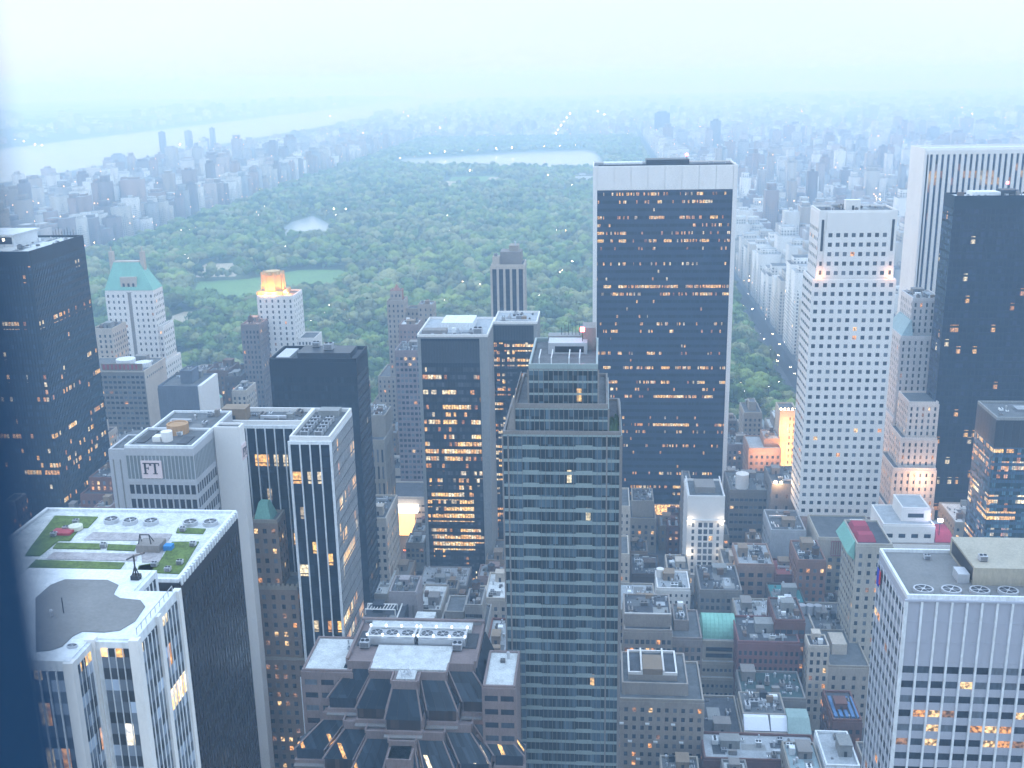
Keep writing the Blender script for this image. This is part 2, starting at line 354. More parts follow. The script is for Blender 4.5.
# B: grey tower with the letter sign and white fin
gB = rowglass('glass_grey_bands', 4.6, 0, base=(.05, .055, .07), bay=1.6, rows=.25, dens=.35, st=.6, seed=9)
b = Bld('silver grey tower with pink square letter sign and a tall white fin wall', 'office tower', -142, -114, 292, 319, ALU, ROOFG)
rb = dict(dx=1.15, ww=.9, dz=8, wh=7.7, pd=.16, sd=.1, mode='row', m=mat('grey_louvre', (.19, .215, .225), rough=.5), za=.5, zb=2.2)
wn = dict(dx=1.9, ww=1.45, dz=4.6, wh=3.0, pd=.3, sd=.22, mode='row', m=gB, za=2, zb=.4)
zt = 155.2-.8; zl = 144.1; bx0, bx1 = -141.0, -120.2
fx0, fx1, fz = -119.8, -111.6, 155.6
b.tier(bx0, bx1, 292, 308.9, 0, zl, {'S': wn, 'E': wn}, roof=False, par=0)
b.tier(bx0, bx1, 292, 308.9, zl, zt, {'S': rb, 'E': rb}, par=.9, cap=WHT2)
b.tier(bx0, bx1-1, 309, 330, 0, zt-1, {}, par=.9, cap=WHT2)
b.tier(bx0-9, bx0-.1, 300, 313.9, 0, zt-4, {'S': dict(dx=2.5, ww=.5, dz=4.6, wh=4.2, pd=.15, sd=.05, mode='col', m=CONC)}, par=.8)
b.tier(fx0, fx1, 309, 313.4, 0, fz-.9, {}, par=.9, roofm=ROOFG, wall=WHT)
b.part('roof_pit', DK2).box(fx0+.9, fx1-1.4, 309.9, 312.6, fz-.68, fz-.6)
b.part('cooling_tower', RUST).cyl(bx0+11, 306, zt+.2, zt+3, 3.3, n=20); b.part('cooling_tower', RUST).ring(bx0+11, 306, zt+3, zt+3.3, 2.8, 3.3, 20)
q_ = b.part('storage_tank', WHT); q_.cyl(bx0+10.5, 298.5, zt+.2, zt+3.2, 1.7, n=16); b.part('cooling_unit', WHT).box(bx0+6.5, bx0+9, 297, 300, zt+.2, zt+1.8)
b.part('roof_pit', ROOFB).box(bx0+2, bx0+4.5, 296, 307, zt+.23, zt+.5); b.part('roof_pit', ROOFB).box(bx1-6, bx1-3, 295, 302, zt+.23, zt+.5)
b.clutter(bx0+2, bx1-2, 294, 308, zt, .5, bulk=False); b.clutter(bx0+2, bx1-3, 312, 328, zt-1, 1, bulk=False)
s0, s1 = (-136.4, 291.5, 145.1), (-130.1, 291.5, 150.6)
sg = b.part('sign_panel', mat('pink_sign', (.74, .60, .60), var=.04)); sg.box(s0[0], s1[0], 291.4, 291.83, s0[2], s1[2])
TS = lambda mb, u0, u1, q0, q1: mb.box(u0, u1, 291.28, 291.4, q0, q1)
w_ = s1[0]-s0[0]; hh_ = w_*.56; lt = b.part('sign_letter', DK2); text_F(lt, TS, s0[0]+w_*.1, s0[2]+w_*.22, hh_); lt = b.part('sign_letter', DK2); text_T(lt, TS, s0[0]+w_*.47, s0[2]+w_*.22, hh_)
sg = b.part('sign_panel', mat('pink_sign', (.74, .60, .60), var=.04)); sg.box(fx1+.01, fx1+.3, 309.2, 313.1, fz-11, fz-6)
TE = lambda mb, u0, u1, q0, q1: mb.box(fx1+.3, fx1+.42, u0, u1, q0, q1)
lt = b.part('sign_letter', DK2); text_F(lt, TE, 309.4, fz-10, 2.8); lt = b.part('sign_letter', DK2); text_T(lt, TE, 311, fz-10, 2.6)
b.finish()
# round glass stair drum behind it
b = Bld('blue grey ribbed glass drum behind the tower with the letter sign', 'glass drum', -176, -152, 352, 372, BLUEW)
pts = [(-164+12*math.cos(a), 362+10*math.sin(a)) for a in [2*math.pi*i/20 for i in range(20)]]
b.part('wall', BLUEW).prism(pts, 0, 134); b.part('roof', ROOFG).prism([(x*.98-3.2, y*.98+7.2) for x, y in pts], 134, 134.3)
for x, y in pts: b.part('rib', ALU).box(x-.2, x+.2, y-.2, y+.2, 60, 135)
FOOT.append((-176, -152, 352, 372, 134)); b.finish()

# C: dark block with the roof garden
b = Bld('dark stone block with lawns and a row of round fans on its pale roof', 'office block', -116.5, -74.3, 170.5, 202.5, DK2, ROOFW)
b.tier(-116.5, -75.4, 170.5, 202.5, 0, 172, {'E': dict(dx=1.5, ww=.95, dz=4, wh=3, pd=.35, sd=.1, mode='col', m=PD[0], za=2, zb=3), 'S': dict(dx=1.5, ww=.95, dz=4, wh=3, pd=.35, sd=.1, mode='col', m=PD[0], za=2, zb=3)}, par=.7, cap=WHT2)
for i in range(24): b.part('parapet', WHT2).box(-75.34, -75.0, 171+i*1.32, 171.7+i*1.32, 171.2, 172.6)
for pl in ([(-112.9, 199.0), (-103.5, 198.8), (-103.0, 193.2), (-104.6, 193.1), (-103.6, 186.8), (-106.0, 186.7), (-106.1, 179.8), (-109.0, 179.7), (-109.9, 183.3)], [(-106.0, 178.0), (-88.4, 177.5), (-88.1, 174.7), (-105.7, 174.6)],
           [(-105.8, 185.8), (-96.8, 185.7), (-95.8, 183.2), (-105.3, 183.2)], [(-95.3, 185.5), (-89.4, 185.3), (-88.9, 182.8), (-94.4, 183.0)], [(-84.6, 193.9), (-78.7, 193.6), (-78.4, 191.2), (-84.0, 191.4)], [(-83.1, 187.1), (-77.8, 187.4), (-76.2, 173.4), (-84.3, 173.8), (-85.0, 176.3), (-81.9, 177.3)], [(-85.2, 176.3), (-82.7, 177.7), (-81.5, 173.5), (-84.5, 173.8)]):
    cx = sum(p[0] for p in pl)/len(pl); cy = sum(p[1] for p in pl)/len(pl)
    b.part('lawn', LAWN).prism(pl[::-1] if sum((pl[i][0]*pl[(i+1) % len(pl)][1]-pl[(i+1) % len(pl)][0]*pl[i][1]) for i in range(len(pl))) < 0 else pl, 172.2, 172.42)
for pl in ([(-101.0, 191.2), (-84.6, 190.9), (-84.1, 187.6), (-101.1, 187.4)], [(-104.3, 181.7), (-87.6, 181.5), (-86.6, 178.4), (-104.3, 178.5)], [(-89.9, 187.8), (-84.5, 187.6), (-81.9, 178.2), (-85.3, 178.0)]):
    pl = pl if sum((pl[i][0]*pl[(i+1) % len(pl)][1]-pl[(i+1) % len(pl)][0]*pl[i][1]) for i in range(len(pl))) > 0 else pl[::-1]
    b.part('paving', mat('paving', (.36, .33, .33), var=.3, scale=.6)).prism(pl, 172.2, 172.36)
for p in ((-99.6, 196.5), (-95.4, 196.1), (-91.0, 196.0), (-82.7, 195.8), (-78.6, 196.0)): b.put(FAN, 'cooling_fan', p[0], p[1], 172.2, (1.5, 1.5, .7))
for p in ((-106.9, 191.8), (-106.5, 195.3), (-107.9, 188.8), (-95.5, 184.1), (-82.9, 192.2), (-78.8, 174.3), (-82.1, 176.2), (-77.7, 177.3), (-78.2, 185.3)): b.put(AC, 'roof_hatch', p[0], p[1], 172.4, .55)
p = (-105.1, 192.3); b.part('round_table', mat('cream', (.6, .6, .48))).cyl(p[0], p[1], 172.4, 173.2, 1.4, n=18)
p = (-106.8, 190.3); b.part('flower_bed', REDC).box(p[0]-2, p[0]+2, p[1]-1.3, p[1]+1.3, 172.4, 172.9)
p = (-86.6, 184.0); m_ = b.part('steel_frame', DK2); 
for dx in (-1.5, 1.5): m_.bar((p[0]+dx, p[1]-1.5, 172.3), (p[0]+dx*.6, p[1]-1, 175.6), .16); m_.bar((p[0]+dx, p[1]+1, 172.3), (p[0]+dx*.6, p[1]-1, 175.6), .14)
m_.bar((p[0]-1, p[1]-1, 175.6), (p[0]+1, p[1]-1, 175.6), .16)
b.part('bulkhead', GREY).box(p[0]-1.5, p[0]+3, p[1]-2, p[1]+1.6, 172.2, 173.8); b.part('tarpaulin', mat('blue_sheet', (.05, .22, .5))).box(p[0]+3.4, p[0]+5, p[1]-1, p[1]+.5, 172.3, 173.3)
b.finish()

# D: white cross-plan tower with curved membrane roof, nearest on the left
gD = rowglass('glass_grey_curtain', 3.7, 0, base=(.06, .07, .085), bay=1.2, rows=.35, dens=.4, st=1.0, seed=21, blind=1.2, band=1.6)
PD_ = [(-67.2, 151.5), (-73.8, 151.5), (-73.8, 159), (-96, 159), (-96, 128.7), (-73.8, 128.7), (-73.8, 135.3), (-67.2, 135.3)][::-1]
b = Bld('white ribbed tower with a wavy edged grey roof inset, nearest tower on the left', 'office tower', -96, -67.2, 128.7, 159, WHT2, ROOFW)
b.part('wall').prism([(x, y) for x, y in PD_], 0, 180)
inn = [(-67.8, 150.9), (-74.4, 150.9), (-74.4, 158.4), (-95.4, 158.4), (-95.4, 129.3), (-74.4, 129.3), (-74.4, 135.9), (-67.8, 135.9)][::-1]
b.part('roof').prism(inn, 180.003, 180.25)
mem = [(-88.9, 147.6), (-88.8, 152.1), (-87.4, 154.3), (-80.2, 154.4), (-77.6, 152.7), (-77.0, 149.5), (-75.3, 148.2), (-71.8, 147.7), (-70.2, 145.7), (-69.8, 141.0), (-70.9, 138.2), (-72.9, 137.5), (-76.4, 137.6), (-77.2, 136.1), (-77.3, 133.2), (-78.5, 132.0), (-80.4, 131.6)]
b.part('membrane', MEM).prism(mem[::-1] if sum((mem[i][0]*mem[(i+1) % len(mem)][1]-mem[(i+1) % len(mem)][0]*mem[i][1]) for i in range(len(mem))) < 0 else mem, 180.25, 180.4)
for t, f in (((-96, -73.8, 128.7, 159), 'S'), ((-73.7, -67.2, 135.3, 151.5), 'S'), ((-96, -67.2, 135.3, 151.5), 'E'), ((-96, -73.8, 128.7, 135.25), 'E'), ((-96, -73.8, 151.55, 159), 'E')):
    b.facade(t, f, 0, 180, dx=1.25, ww=1.05, dz=3.7, wh=3.6, pd=.3, sd=.05, mode='col', m=gD, za=1, zb=1, pm=WHT2, ua=1.0, ub=1.0)
for x, y in ((-67.2, 135.3), (-73.8, 128.7), (-67.2, 151.5), (-73.8, 135.3)): b.part('corner_column', WHT).box(x-1.05, x+.42, y-.42, y+.9, 0, 180.5) if y < 150 else b.part('corner_column', WHT).box(x-.7, x+.42, y-.9, y+.3, 0, 180.5)
b.part('corner_column', WHT).box(-67.5, -66.7, 142.4, 143.6, 0, 180.4)
b.part('parapet', WHT2).box(-67.7, -67.2, 136, 151, 180, 180.6); b.part('parapet', WHT2).box(-96, -74, 128.7, 129.2, 180, 180.6)
for i in range(9): b.part('railing', ALU).box(-67.6, -67.5, 136.5+i*1.7, 136.6+i*1.7, 180.6, 181.7); 
b.part('railing', ALU).box(-67.6, -67.5, 136.5, 150.2, 181.6, 181.7)
p = (-81.9, 143.9); b.part('mast', DK2).cyl(p[0], p[1]-1, 180.4, 183, .09, n=6)
p = (-83.3, 141.9); b.put(VENT, 'vent_pipe', p[0], p[1], 180.4, .6)
p = (-75.7, 155.2); m_ = b.part('rooftop_crane', DK2); m_.bar((p[0], p[1], 180.2), (p[0], p[1], 184.5), .22); m_.bar((p[0], p[1], 184.3), (p[0]+2.6, p[1]-1.5, 185.6), .2); m_.bar((p[0], p[1], 184.3), (p[0]-1.5, p[1]+.5, 183.4), .2); m_.bar((p[0]-.8, p[1], 180.2), (p[0], p[1], 182.6), .16); m_.bar((p[0]+.8, p[1], 180.2), (p[0], p[1], 182.6), .16); m_.box(p[0]-.7, p[0]+.7, p[1]-.6, p[1]+.6, 180.2, 181)
p = (-75.8, 133.2); b.put(FAN, 'vent_cap', p[0], p[1], 180.25, (.8, .5, .3))
FOOT.append((-96, -67, 128.7, 159, 180)); b.finish()

# E: black glass L-shaped tower with white piers
gE = rowglass('glass_black_white_piers', 4.05, 1, base=(.015, .022, .035), bay=1.6, rows=.5, dens=.75, st=.9, seed=33)
b = Bld('black glass L shaped tower with thin white piers and a white rimmed sunken roof', 'office tower', -130, -85, 315.5, 346, WHT2, ROOFG, minpx=4)
st = dict(dx=3.25, ww=2.85, dz=4.05, wh=3.7, pd=.55, sd=.12, mode='col', m=gE, za=1, zb=1.0, sm=DARK)
s2 = dict(dx=1.55, ww=1.2, dz=4.05, wh=3.4, pd=.45, sd=.15, mode='col', m=gE, za=1, zb=1.0, sm=DARK)
b.tier(-98, -85, 315.5, 346, 0, 149, {'S': st, 'E': s2}, cap=WHT, par=1.6)
b.tier(-130, -98.1, 331.2, 346, 0, 149, {'S': st}, cap=WHT, par=1.6)
b.part('cooling_unit', WHT2)
for i in range(2):
    for j in range(5): b.put(AC, 'cooling_unit', -94.2+i*4.6, 320+j*3.6, 149.2, 1.25)
b.part('bulkhead', CONC).box(-95, -88, 340, 344.5, 149.2, 151.4); b.clutter(-128, -100, 333, 345, 149, 1, bulk=True, seed=2)
b.finish()
v = (-95.2, -88.3, 300.0, 74.3)
b = Bld('low black glass annexe with flat white cap against the white rimmed tower', 'annexe', v[0], v[1]+1, 300, 314, WHT2, ROOFW)
b.tier(v[0], v[1]+1, 300, 314, 0, v[3], {'S': dict(dx=3, ww=2.6, dz=4.05, wh=3.7, pd=.5, sd=.12, mode='row', m=gE, za=.5, zb=1, sm=DARK)}, cap=WHT, par=.9)
b.finish()

# F: plain dark slab behind
b = Bld('plain black slab tower with cluttered dark roof, standing behind the white rimmed black tower', 'office tower', -145, -106.5, 447, 470, DARK, ROOFB, minpx=4)
st = dict(dx=2.4, ww=2.1, dz=3.9, wh=2.6, pd=.2, sd=.15, mode='row', m=rowglass('glass_black_slab', 3.9, 2, base=(.016, .022, .032), rows=.1, dens=.1, st=.4, seed=40), za=2, zb=6)
b.tier(-145, -106.5, 447, 470, 0, 140, {'S': st, 'E': st}, cap=DARK, par=1.8)
b.part('bulkhead', DK2).box(-134, -110, 452, 466, 140.2, 143); b.part('skylight', ALU).box(-143, -137, 450, 466, 140.2, 141.6); b.clutter(-136, -110, 449, 453, 140, 2, bulk=False); b.put(AC, 'cooling_unit', -121, 458, 143, 2.0); b.put(AC, 'cooling_unit', -128, 463, 143, 1.6)
b.finish()

# G: twin-volume dark tower with lit floors
gG = rowglass('glass_bronze_lit_floors', 3.95, 0, base=(.03, .03, .035), bay=1.35, rows=.9, dens=.8, st=.8, seed=51, blind=1)
b = Bld('bronze dark tower in two offset volumes with many amber lit floors and pale side piers', 'office tower', -91.5, -33, 507, 560, CONC, ROOFS, minpx=4)
x0, x1, Y, _ = (-89.8, -58.3, 507.9, 138); u0, u1, Y2, _ = (-57.3, -34.1, 537.0, 138)
st = dict(dx=1.4, ww=1.2, dz=3.95, wh=2.2, pd=.2, sd=.12, mode='row', m=gG, za=2, zb=14.5, pm=DARK, sm=DARK)
t = b.tier(x0, x1+3.2, Y, Y+40, 0, 137, {}, cap=WHT, par=1.3); b.facade(t, 'S', 0, 137, **dict(st, ua=1.8, ub=4.2))
b.facade(t, 'S', 122.5, 136.4, dx=1.4, ww=1.2, dz=12, wh=11, pd=.22, sd=.1, mode='row', m=DK2, za=0, zb=0.2, ua=1.8, ub=4.2, pm=DARK, sm=DARK)
t = b.tier(x1+3.3, u1+1.6, Y2, Y2+26, 0, 137, {}, cap=WHT, par=1.3); b.facade(t, 'S', 0, 137, **dict(st, zb=9, ua=u0-x1-3.0, ub=2))
b.facade(t, 'S', 128, 136.4, dx=1.4, ww=1.2, dz=8, wh=7.5, pd=.22, sd=.1, mode='row', m=DK2, za=0, zb=0.2, ua=u0-x1-3.0, ub=2, pm=DARK, sm=DARK)
b.part('bulkhead', WHT2).box(x0+10, x0+26, Y+14, Y+32, 137.2, 141); b.part('bulkhead', GREY).box(x0+2, x0+14, Y+3, Y+9, 137.2, 139.6)
b.clutter(x0+1, x1, Y+1, Y+12, 137, 2.5, bulk=False); b.put(AC, 'cooling_unit', x1-2, Y+5, 137.2, 2.2); b.put(AC, 'cooling_unit', u1-8, Y2+8, 137.2, 1.8)
b.clutter(x1+5, u1, Y2+1, Y2+24, 137, 1, bulk=False)
b.finish()

# H: striped condominium tower, centre
gH = rowglass('glass_condo', 3.85, 0, base=(.035, .055, .07), bay=1.35, rows=.12, dens=.25, st=.6, seed=61, blind=1.2)
b = Bld('slim tower striped with pale teal bands and dark glass, with stepped top, in the centre', 'apartment tower', -26.3, 5, 289, 325, GREY, ROOFG, minpx=4)
BLUEG = mat('dusky_blue_glass', (.075, .12, .16), rough=.2, var=.2, scale=.6)
z3 = (-27.6, 5.8, 289.0, 161.9); z2 = (-24.2, 2.1, 291.0, 169.1)
b.part('roof', ROOFG)
st = dict(dx=1.35, ww=1.23, dz=3.85, wh=2.95, pd=.42, sd=.34, mode='row', m=gH, za=0, zb=.2, sm=SPTEAL, pm=GREY)
t3 = b.tier(z3[0], z3[1], 289, 322, 0, z3[3]-1, {'S': st, 'E': st}, cap=GREY, par=.9, roofm=ROOFB)
t2 = b.tier(z2[0], z2[1], 291, 324, z3[3]-1, z2[3]-1, {'S': dict(st, rows=2), 'E': dict(st, rows=2)}, cap=GREY, par=1.2)
t1 = b.tier(-20.3, -.8, 293, 325, z2[3]-1, 179, {'S': dict(st, rows=3)}, cap=SPTEAL, par=1.4)
fl = (z3[3]-1.2)/round((z3[3]-1.2)/3.85)
for j in range(1, int((z3[3]-2)/fl)+1):
    zz = j*fl; w = b.part('balcony_band', SPTEAL)
    w.box(z3[0]+5.5, z3[0]+10.2, 288.45, 288.64, zz-.4, zz+.9); w = b.part('balcony_band', SPTEAL); w.box(z3[1]-12.8, z3[1]-8, 288.45, 288.64, zz-.4, zz+.9)
for u in (z3[0]+3.4, z3[1]-7.3): b.part('blue_bay', BLUEG).box(u, u+1.9, 288.75, 288.98, 0, z3[3]-2)
for u in (z3[0]+1.2, z3[1]-4.2, z3[1]-.4): b.part('pier', GREY).box(u, u+.45, 288.4, 288.98, 0, z3[3]-1.3)
# sloping shoulders
zz = z2[3]
b.part('shoulder', GREY).hexa([(z2[0]-2.6, 290, z3[3]-1), (z2[0]-.06, 290, z3[3]-1), (z2[0]-.06, 320, z3[3]-1), (z2[0]-2.6, 320, z3[3]-1)], [(z2[0]-.3, 290.3, zz+2), (z2[0]-.06, 290.3, zz+2), (z2[0]-.06, 319, zz+2), (z2[0]-.3, 319, zz+2)])
b.part('roof_frame', WHT2)
for x in (-17.5, -14, -9, -6): b.part('roof_frame', WHT2).bar((x, 296, 179.2), (x, 296, 181.4), .22); b.part('roof_frame', WHT2).bar((x, 296, 181.4), (x, 306, 181.4), .22)
b.part('roof_frame', WHT2).bar((-17.5, 296, 179.5), (-6, 296, 179.5), .25)
b.part('bulkhead', ALU).box(-15.5, -4, 309, 316, 179.2, 182.6); b.part('bulkhead', GREY).box(-5.5, -1.5, 314, 322, 179.2, 186); b.part('bulkhead', CONC).box(-16, -6, 318, 323, 179.2, 182.5)
b.part('window_slot', DK2).box(-13.5, -5, 308.9, 309, 179.8, 181.6)
beacon(b, -5.4, 309.5, 186, True, 1.3)
for i in range(7): b.part('antenna', DK2).cyl(-12+i*1.1, 320, 182, 185+(i % 3)*.6, .07, n=5)
for i in range(26):
    u = random.uniform(z2[1]+.6, z3[1]-.4); w = random.uniform(290, 300); r = random.uniform(.4, .9)
    b.part('terrace_plants', mat('terrace_leaf', (.07, .12, .05))).cyl(u, w, z3[3]-.8, z3[3]+r*2.2, r, r*.3, n=7)
b.part('screen_wall', GREY).box(z3[1]-.5, z3[1]-.1, 289.5, 304, z3[3]+.1, z3[3]+5)
b.finish()

# I: dark glass slab framed in white stone
x0, x1, Y, hI = (-4.8, 75.2, 613.4, 210)
gI = rowglass('glass_wide_slab', 4.35, 0, base=(.006, .012, .028), bay=.8, rows=.6, dens=.55, st=.62, seed=71, blind=.6)
b = Bld('wide dark glass slab tower framed in white stone with a red lamp on its roof', 'office tower', x0, x1, Y, Y+34, WHT, ROOFG, minpx=4)
t = b.tier(x0, x1, Y, Y+34, 0, 209, {}, par=1.0)
b.facade(t, 'S', 0, 209, dx=1.5, ww=1.38, dz=4.35, wh=1.7, pd=.12, sd=.16, mode='row', m=gI, za=8, zb=12.4, ua=2.4, ub=2.4, pm=DARK, sm=mat('navy_spandrel', (.02, .03, .06), rough=.25))
w = b.part('wall'); n = 9
b.part('stone_rim', WHT).box(x0, x0+2.35, Y-.8, Y, 0, 209.8); b.part('stone_rim', WHT).box(x1-2.35, x1, Y-.8, Y, 0, 209.8)
for i in range(8): 
    a = x0+2.4+i*(x1-x0-4.8)/8; b.part('stone_panel', WHT).box(a+.08, a+(x1-x0-4.8)/8-.08, Y-.7, Y, 196.8, 209.8)
b.part('lobby', GREY).box(x0+2.4, x1-2.4, Y-.2, Y, 0, 8)
for i in range(13): b.part('lit_shop_window', emis('window_lobby', (1, .55, .2), 1.3)).box(x0+30+i*2.3, x0+31.9+i*2.3, Y-.5, Y-.2, 1, 7.4)
b.part('bulkhead', DK2).box(x0+30, x0+54, Y+9, Y+22, 209.2, 212.6); b.part('cradle_rail', DK2).box(x0+3, x1-3, Y+3, Y+3.4, 209.2, 210.6); b.part('bulkhead', WHT2).box(x0+6, x0+28, Y+12, Y+20, 209.2, 211)
beacon(b, x0+52.5, Y+10, 214.5, True, 1.5); b.put(AC, 'cooling_unit', x0+66, Y+8, 209.2, 1.2); b.put(AC, 'cooling_unit', x0+75, Y+5, 209.2, 1.2)
b.finish()

# J: white gridded tower
x0, x1, Y, hJ = (103.1, 139.1, 521.6, 195)
b = Bld('slender white stone tower gridded with small square windows, two orange lamps at its upper notches', 'office tower', x0-2.5, x1+2, Y, Y+22, WHT, ROOFG)
zs = (104.7, 141.2, 520.0, 162.3)[3]
up = dict(n=8, dz=4.35, ww=1.9, wh=2.0, pd=.35, sd=.3, m=None, za=1.0, litp=.02, blind=.35, ua=3.6, ub=3.6)
b.tier(x0, x1, Y, Y+22, zs, 194.4, {}, par=1.0)
t = (x0, x1, Y, Y+22)
L = x1-x0
for a, c in ((0, 3.2), (L-3.2, L)): pass
b.part('wall').box(x0+3.4, x1-3.4, Y-.7, Y-.0, 186, 194.4)
b.facade((x0, x1, Y-.35, Y+28), 'S', zs, 186.2, **dict(up, zb=.2))
b.part('wall').box(x0+3.55, x1-3.55, Y-.35, Y, zs, 186)
for xx in (x0+1.1, x1-2.3): b.part('dark_slot', DK2).box(xx, xx+1.2, Y-.06, Y, 176, 191)
for j in range(5):
    for xx in (x0+1.1, x1-2.3): b.panes.append(((x0, x1, Y, Y+22), 'S', xx, xx+1.2, 171-j*4.35-2, 171-j*4.35, PD[0]))
b.facade(t, 'W', zs, 194, dx=3.6, dz=4.35, ww=2.0, wh=1.8, pd=.25, sd=.25, zb=6)
lo = dict(n=10, dz=4.35, ww=1.9, wh=2.0, pd=.35, sd=.3, za=1, zb=.4, litp=.03, blind=.35)
b.tier(x0-1.6, x1+1.2, Y-.6, Y+24, 40, zs, {'S': lo, 'W': dict(dx=5, dz=4.35, ww=4.4, wh=1.7, pd=.3, sd=.3, za=1, zb=.4)}, par=.5)
for xx in (x0+1.5, x1-1.8):
    b.part('flood_lamp', emis('orange_flood', (1, .45, .16), 7)).box(xx-.5, xx+.5, Y-2.2, Y-1.5, zs+.7, zs+1.7)
    lamp('flood_light', (xx-b.o[0], Y-3.5-b.o[1], zs+3), (1, .42, .14), 550, b.root)
b.clutter(x0+2, x1-2, Y+2, Y+26, 194.4, .8)
b.finish()
# the old stone facade wrapped by J's base
p = (105.0, 129.4, 488.0, 39.0)
b = Bld('beige stone building with a red barred panel, under the white gridded tower', 'stone building', p[0], p[1]+4, 488, 516, mat('beige_stone', (.46, .41, .34)), ROOFG)
b.tier(p[0], p[1]+4, 488, 516, 0, 42, {'S': dict(n=7, dz=4.0, ww=1.9, wh=2.1, za=3, zb=9, litp=.12), 'W': dict(dx=4, dz=4, ww=1.7, wh=2.1, zb=9)}, par=.9)
for i in range(14): b.part('barred_panel', mat('faded_red', (.36, .17, .16))).box(p[0]+6+i*1.1, p[0]+6.35+i*1.1, 487.3, 487.64, 34, 41.2)
b.part('barred_panel', mat('faded_red', (.36, .17, .16))).box(p[0]+6, p[0]+20.9, 487.2, 487.3, 33.5, 34)
b.part('barred_panel', mat('faded_red', (.36, .17, .16))).box(p[0]+6, p[0]+20.9, 487.2, 487.3, 40.9, 41.4)
b.finish()

# K: white piered slab top right
x0, x1, Y, hK = (189.7, 246.0, 664.1, 214)
gK = rowglass('glass_piered_slab', 4.1, 0, base=(.05, .07, .12), bay=2.2, rows=.35, dens=.45, st=.3, seed=81)
b = Bld('very wide white marble slab tower with closely spaced vertical piers, at the upper right', 'office tower', x0, x1+42, Y, Y+30, WHT, ROOFW, minpx=4)
t = b.tier(x0, x1+42, Y, Y+30, 0, 213, {}, par=1.2)
b.facade(t, 'S', 0, 213, dx=3.3, ww=1.5, dz=4.1, wh=4.0, pd=1.1, sd=.08, mode='col', m=gK, za=6, zb=2.4, ua=2.2, ub=1, sm=CONC)
b.facade(t, 'W', 0, 213, dx=5, ww=4.9, dz=6, wh=5.9, pd=.12, sd=.1, mode='col', m=WHT, za=6, zb=6)
b.part('wall').box(x0, x0+2.2, Y-1.1, Y, 0, 213); b.part('wall').box(x0+2.2, x1+42, Y-1.1, Y, 210.6, 213)
b.finish()

# L: dark bronze tower
x0, x1, Y, _ = (180.3, 214.4, 571.9, 196)
gL = rowglass('glass_bronze_dark', 3.9, 0, base=(.016, .018, .034), bay=2.1, rows=.55, dens=.13, st=.6, seed=91)
b = Bld('very dark bronze glass tower with red lamp, in front of the piered marble slab', 'office tower', x0, x1+14, Y, Y+17, DARK, ROOFW, minpx=4)
st = dict(dx=2.1, ww=1.9, dz=3.9, wh=2.7, pd=.22, sd=.18, mode='row', m=gL, za=3, zb=5)
b.tier(x0, x1+14, Y, Y+17, 0, 195, {'S': st, 'W': dict(st, m=rowglass('glass_bronze_side', 3.9, 0, base=(.05, .06, .10), rows=.2, dens=.1, seed=92))}, par=1.2, cap=DARK)
b.part('bulkhead', WHT2).box(x0+10, x0+24, Y+4, Y+14, 195.2, 197.6); b.part('bulkhead', DK2).box(x0+25, x0+33, Y+5, Y+13, 195.2, 198.5); beacon(b, x0+29, Y+10, 201, True, 1.3)
b.clutter(x0+1, x1+10, Y+1, Y+6, 195, 2, bulk=False); b.finish()

# M: lower glass block
x0, x1, Y, _ = (165.2, 178.5, 443.0, 118)
gM = rowglass('glass_green_lit', 3.8, 0, base=(.03, .06, .08), bay=1.5, rows=.75, dens=.8, st=.85, seed=101, blind=1.5)
b = Bld('short green blue glass block with bright amber office floors, at the right edge', 'office block', x0, x1+30, Y, Y+14, DK2, ROOFG, minpx=4)
st = dict(dx=1.5, ww=1.38, dz=3.8, wh=2.4, pd=.12, sd=.1, mode='row', m=gM, za=2, zb=12, sm=BLUEW)
t = b.tier(x0, x1+30, Y, Y+24, 0, 117, {'S': st, 'W': st}, par=1.3, cap=CONC)
for f in 'SW': b.facade(t, f, 105, 116.6, dx=3.4, ww=3.1, dz=11, wh=10.6, pd=.3, sd=.05, mode='row', m=BLUEW, za=.3, zb=.3, pm=DK2)
b.clutter(x0+2, x1+28, Y+2, Y+22, 117, .6); b.finish()

# N: white ribbed tower bottom right
x0, x1, Y, _ = (67.6, 92.4, 221.4, 147); Yb = (66.5, 245.9)[1]
LAV = mat('lavender_panel', (.40, .41, .47), rough=.5, var=.06)
b = Bld('broad white ribbed tower with blank upper panels and round roof fans, bottom right corner', 'office tower', x0, x1+30, Y, Yb, LAV, MEM)
t = b.tier(x0, x1+30, Y, Yb, 0, 130.5, {}, roof=False, par=0)
st = dict(dx=3.25, ww=2.75, dz=3.75, wh=1.75, pd=.55, sd=.12, za=.5, zb=0, litp=.16, blind=.25, pm=WHT2)
b.facade(t, 'S', 0, 130.5, **st)
b.facade(t, 'W', 0, 144, **dict(st, dx=2.65, ww=2.2, wh=1.9, litp=.04))
t = b.tier(x0, x1+30, Y, Yb, 130.5, 146, {}, par=1.0, cap=WHT2)
b.facade(t, 'S', 130.5, 146, dx=3.25, ww=2.75, dz=4.9, wh=4.8, pd=.55, sd=.16, mode='row', m=LAV, za=.0, zb=.4, pm=WHT2)
for i in range(6):
    b.put(FAN, 'cooling_fan', x0+4.4+i*6.1, Y+3.4, 146.2, (2.2, 2.0, .7))
p = (83.9, 228.3)
b.part('bulkhead', mat('buff_metal', (.38, .34, .27))).box(p[0], x1+29, p[1], Yb-.5, 146.2, 150.5); b.part('duct', ALU).box(p[0]-3, p[0]-.5, p[1]+1, p[1]+5, 146.2, 148.4); b.part('louvre', DK2).box(p[0]-.1, p[0], p[1]+1, Yb-2, 147, 150)
for q in ((3, 4), (13, 3), (17, 5), (21, 4)): b.put(AC, 'cooling_unit', p[0]+q[0], p[1]+q[1], 150.5, .9)
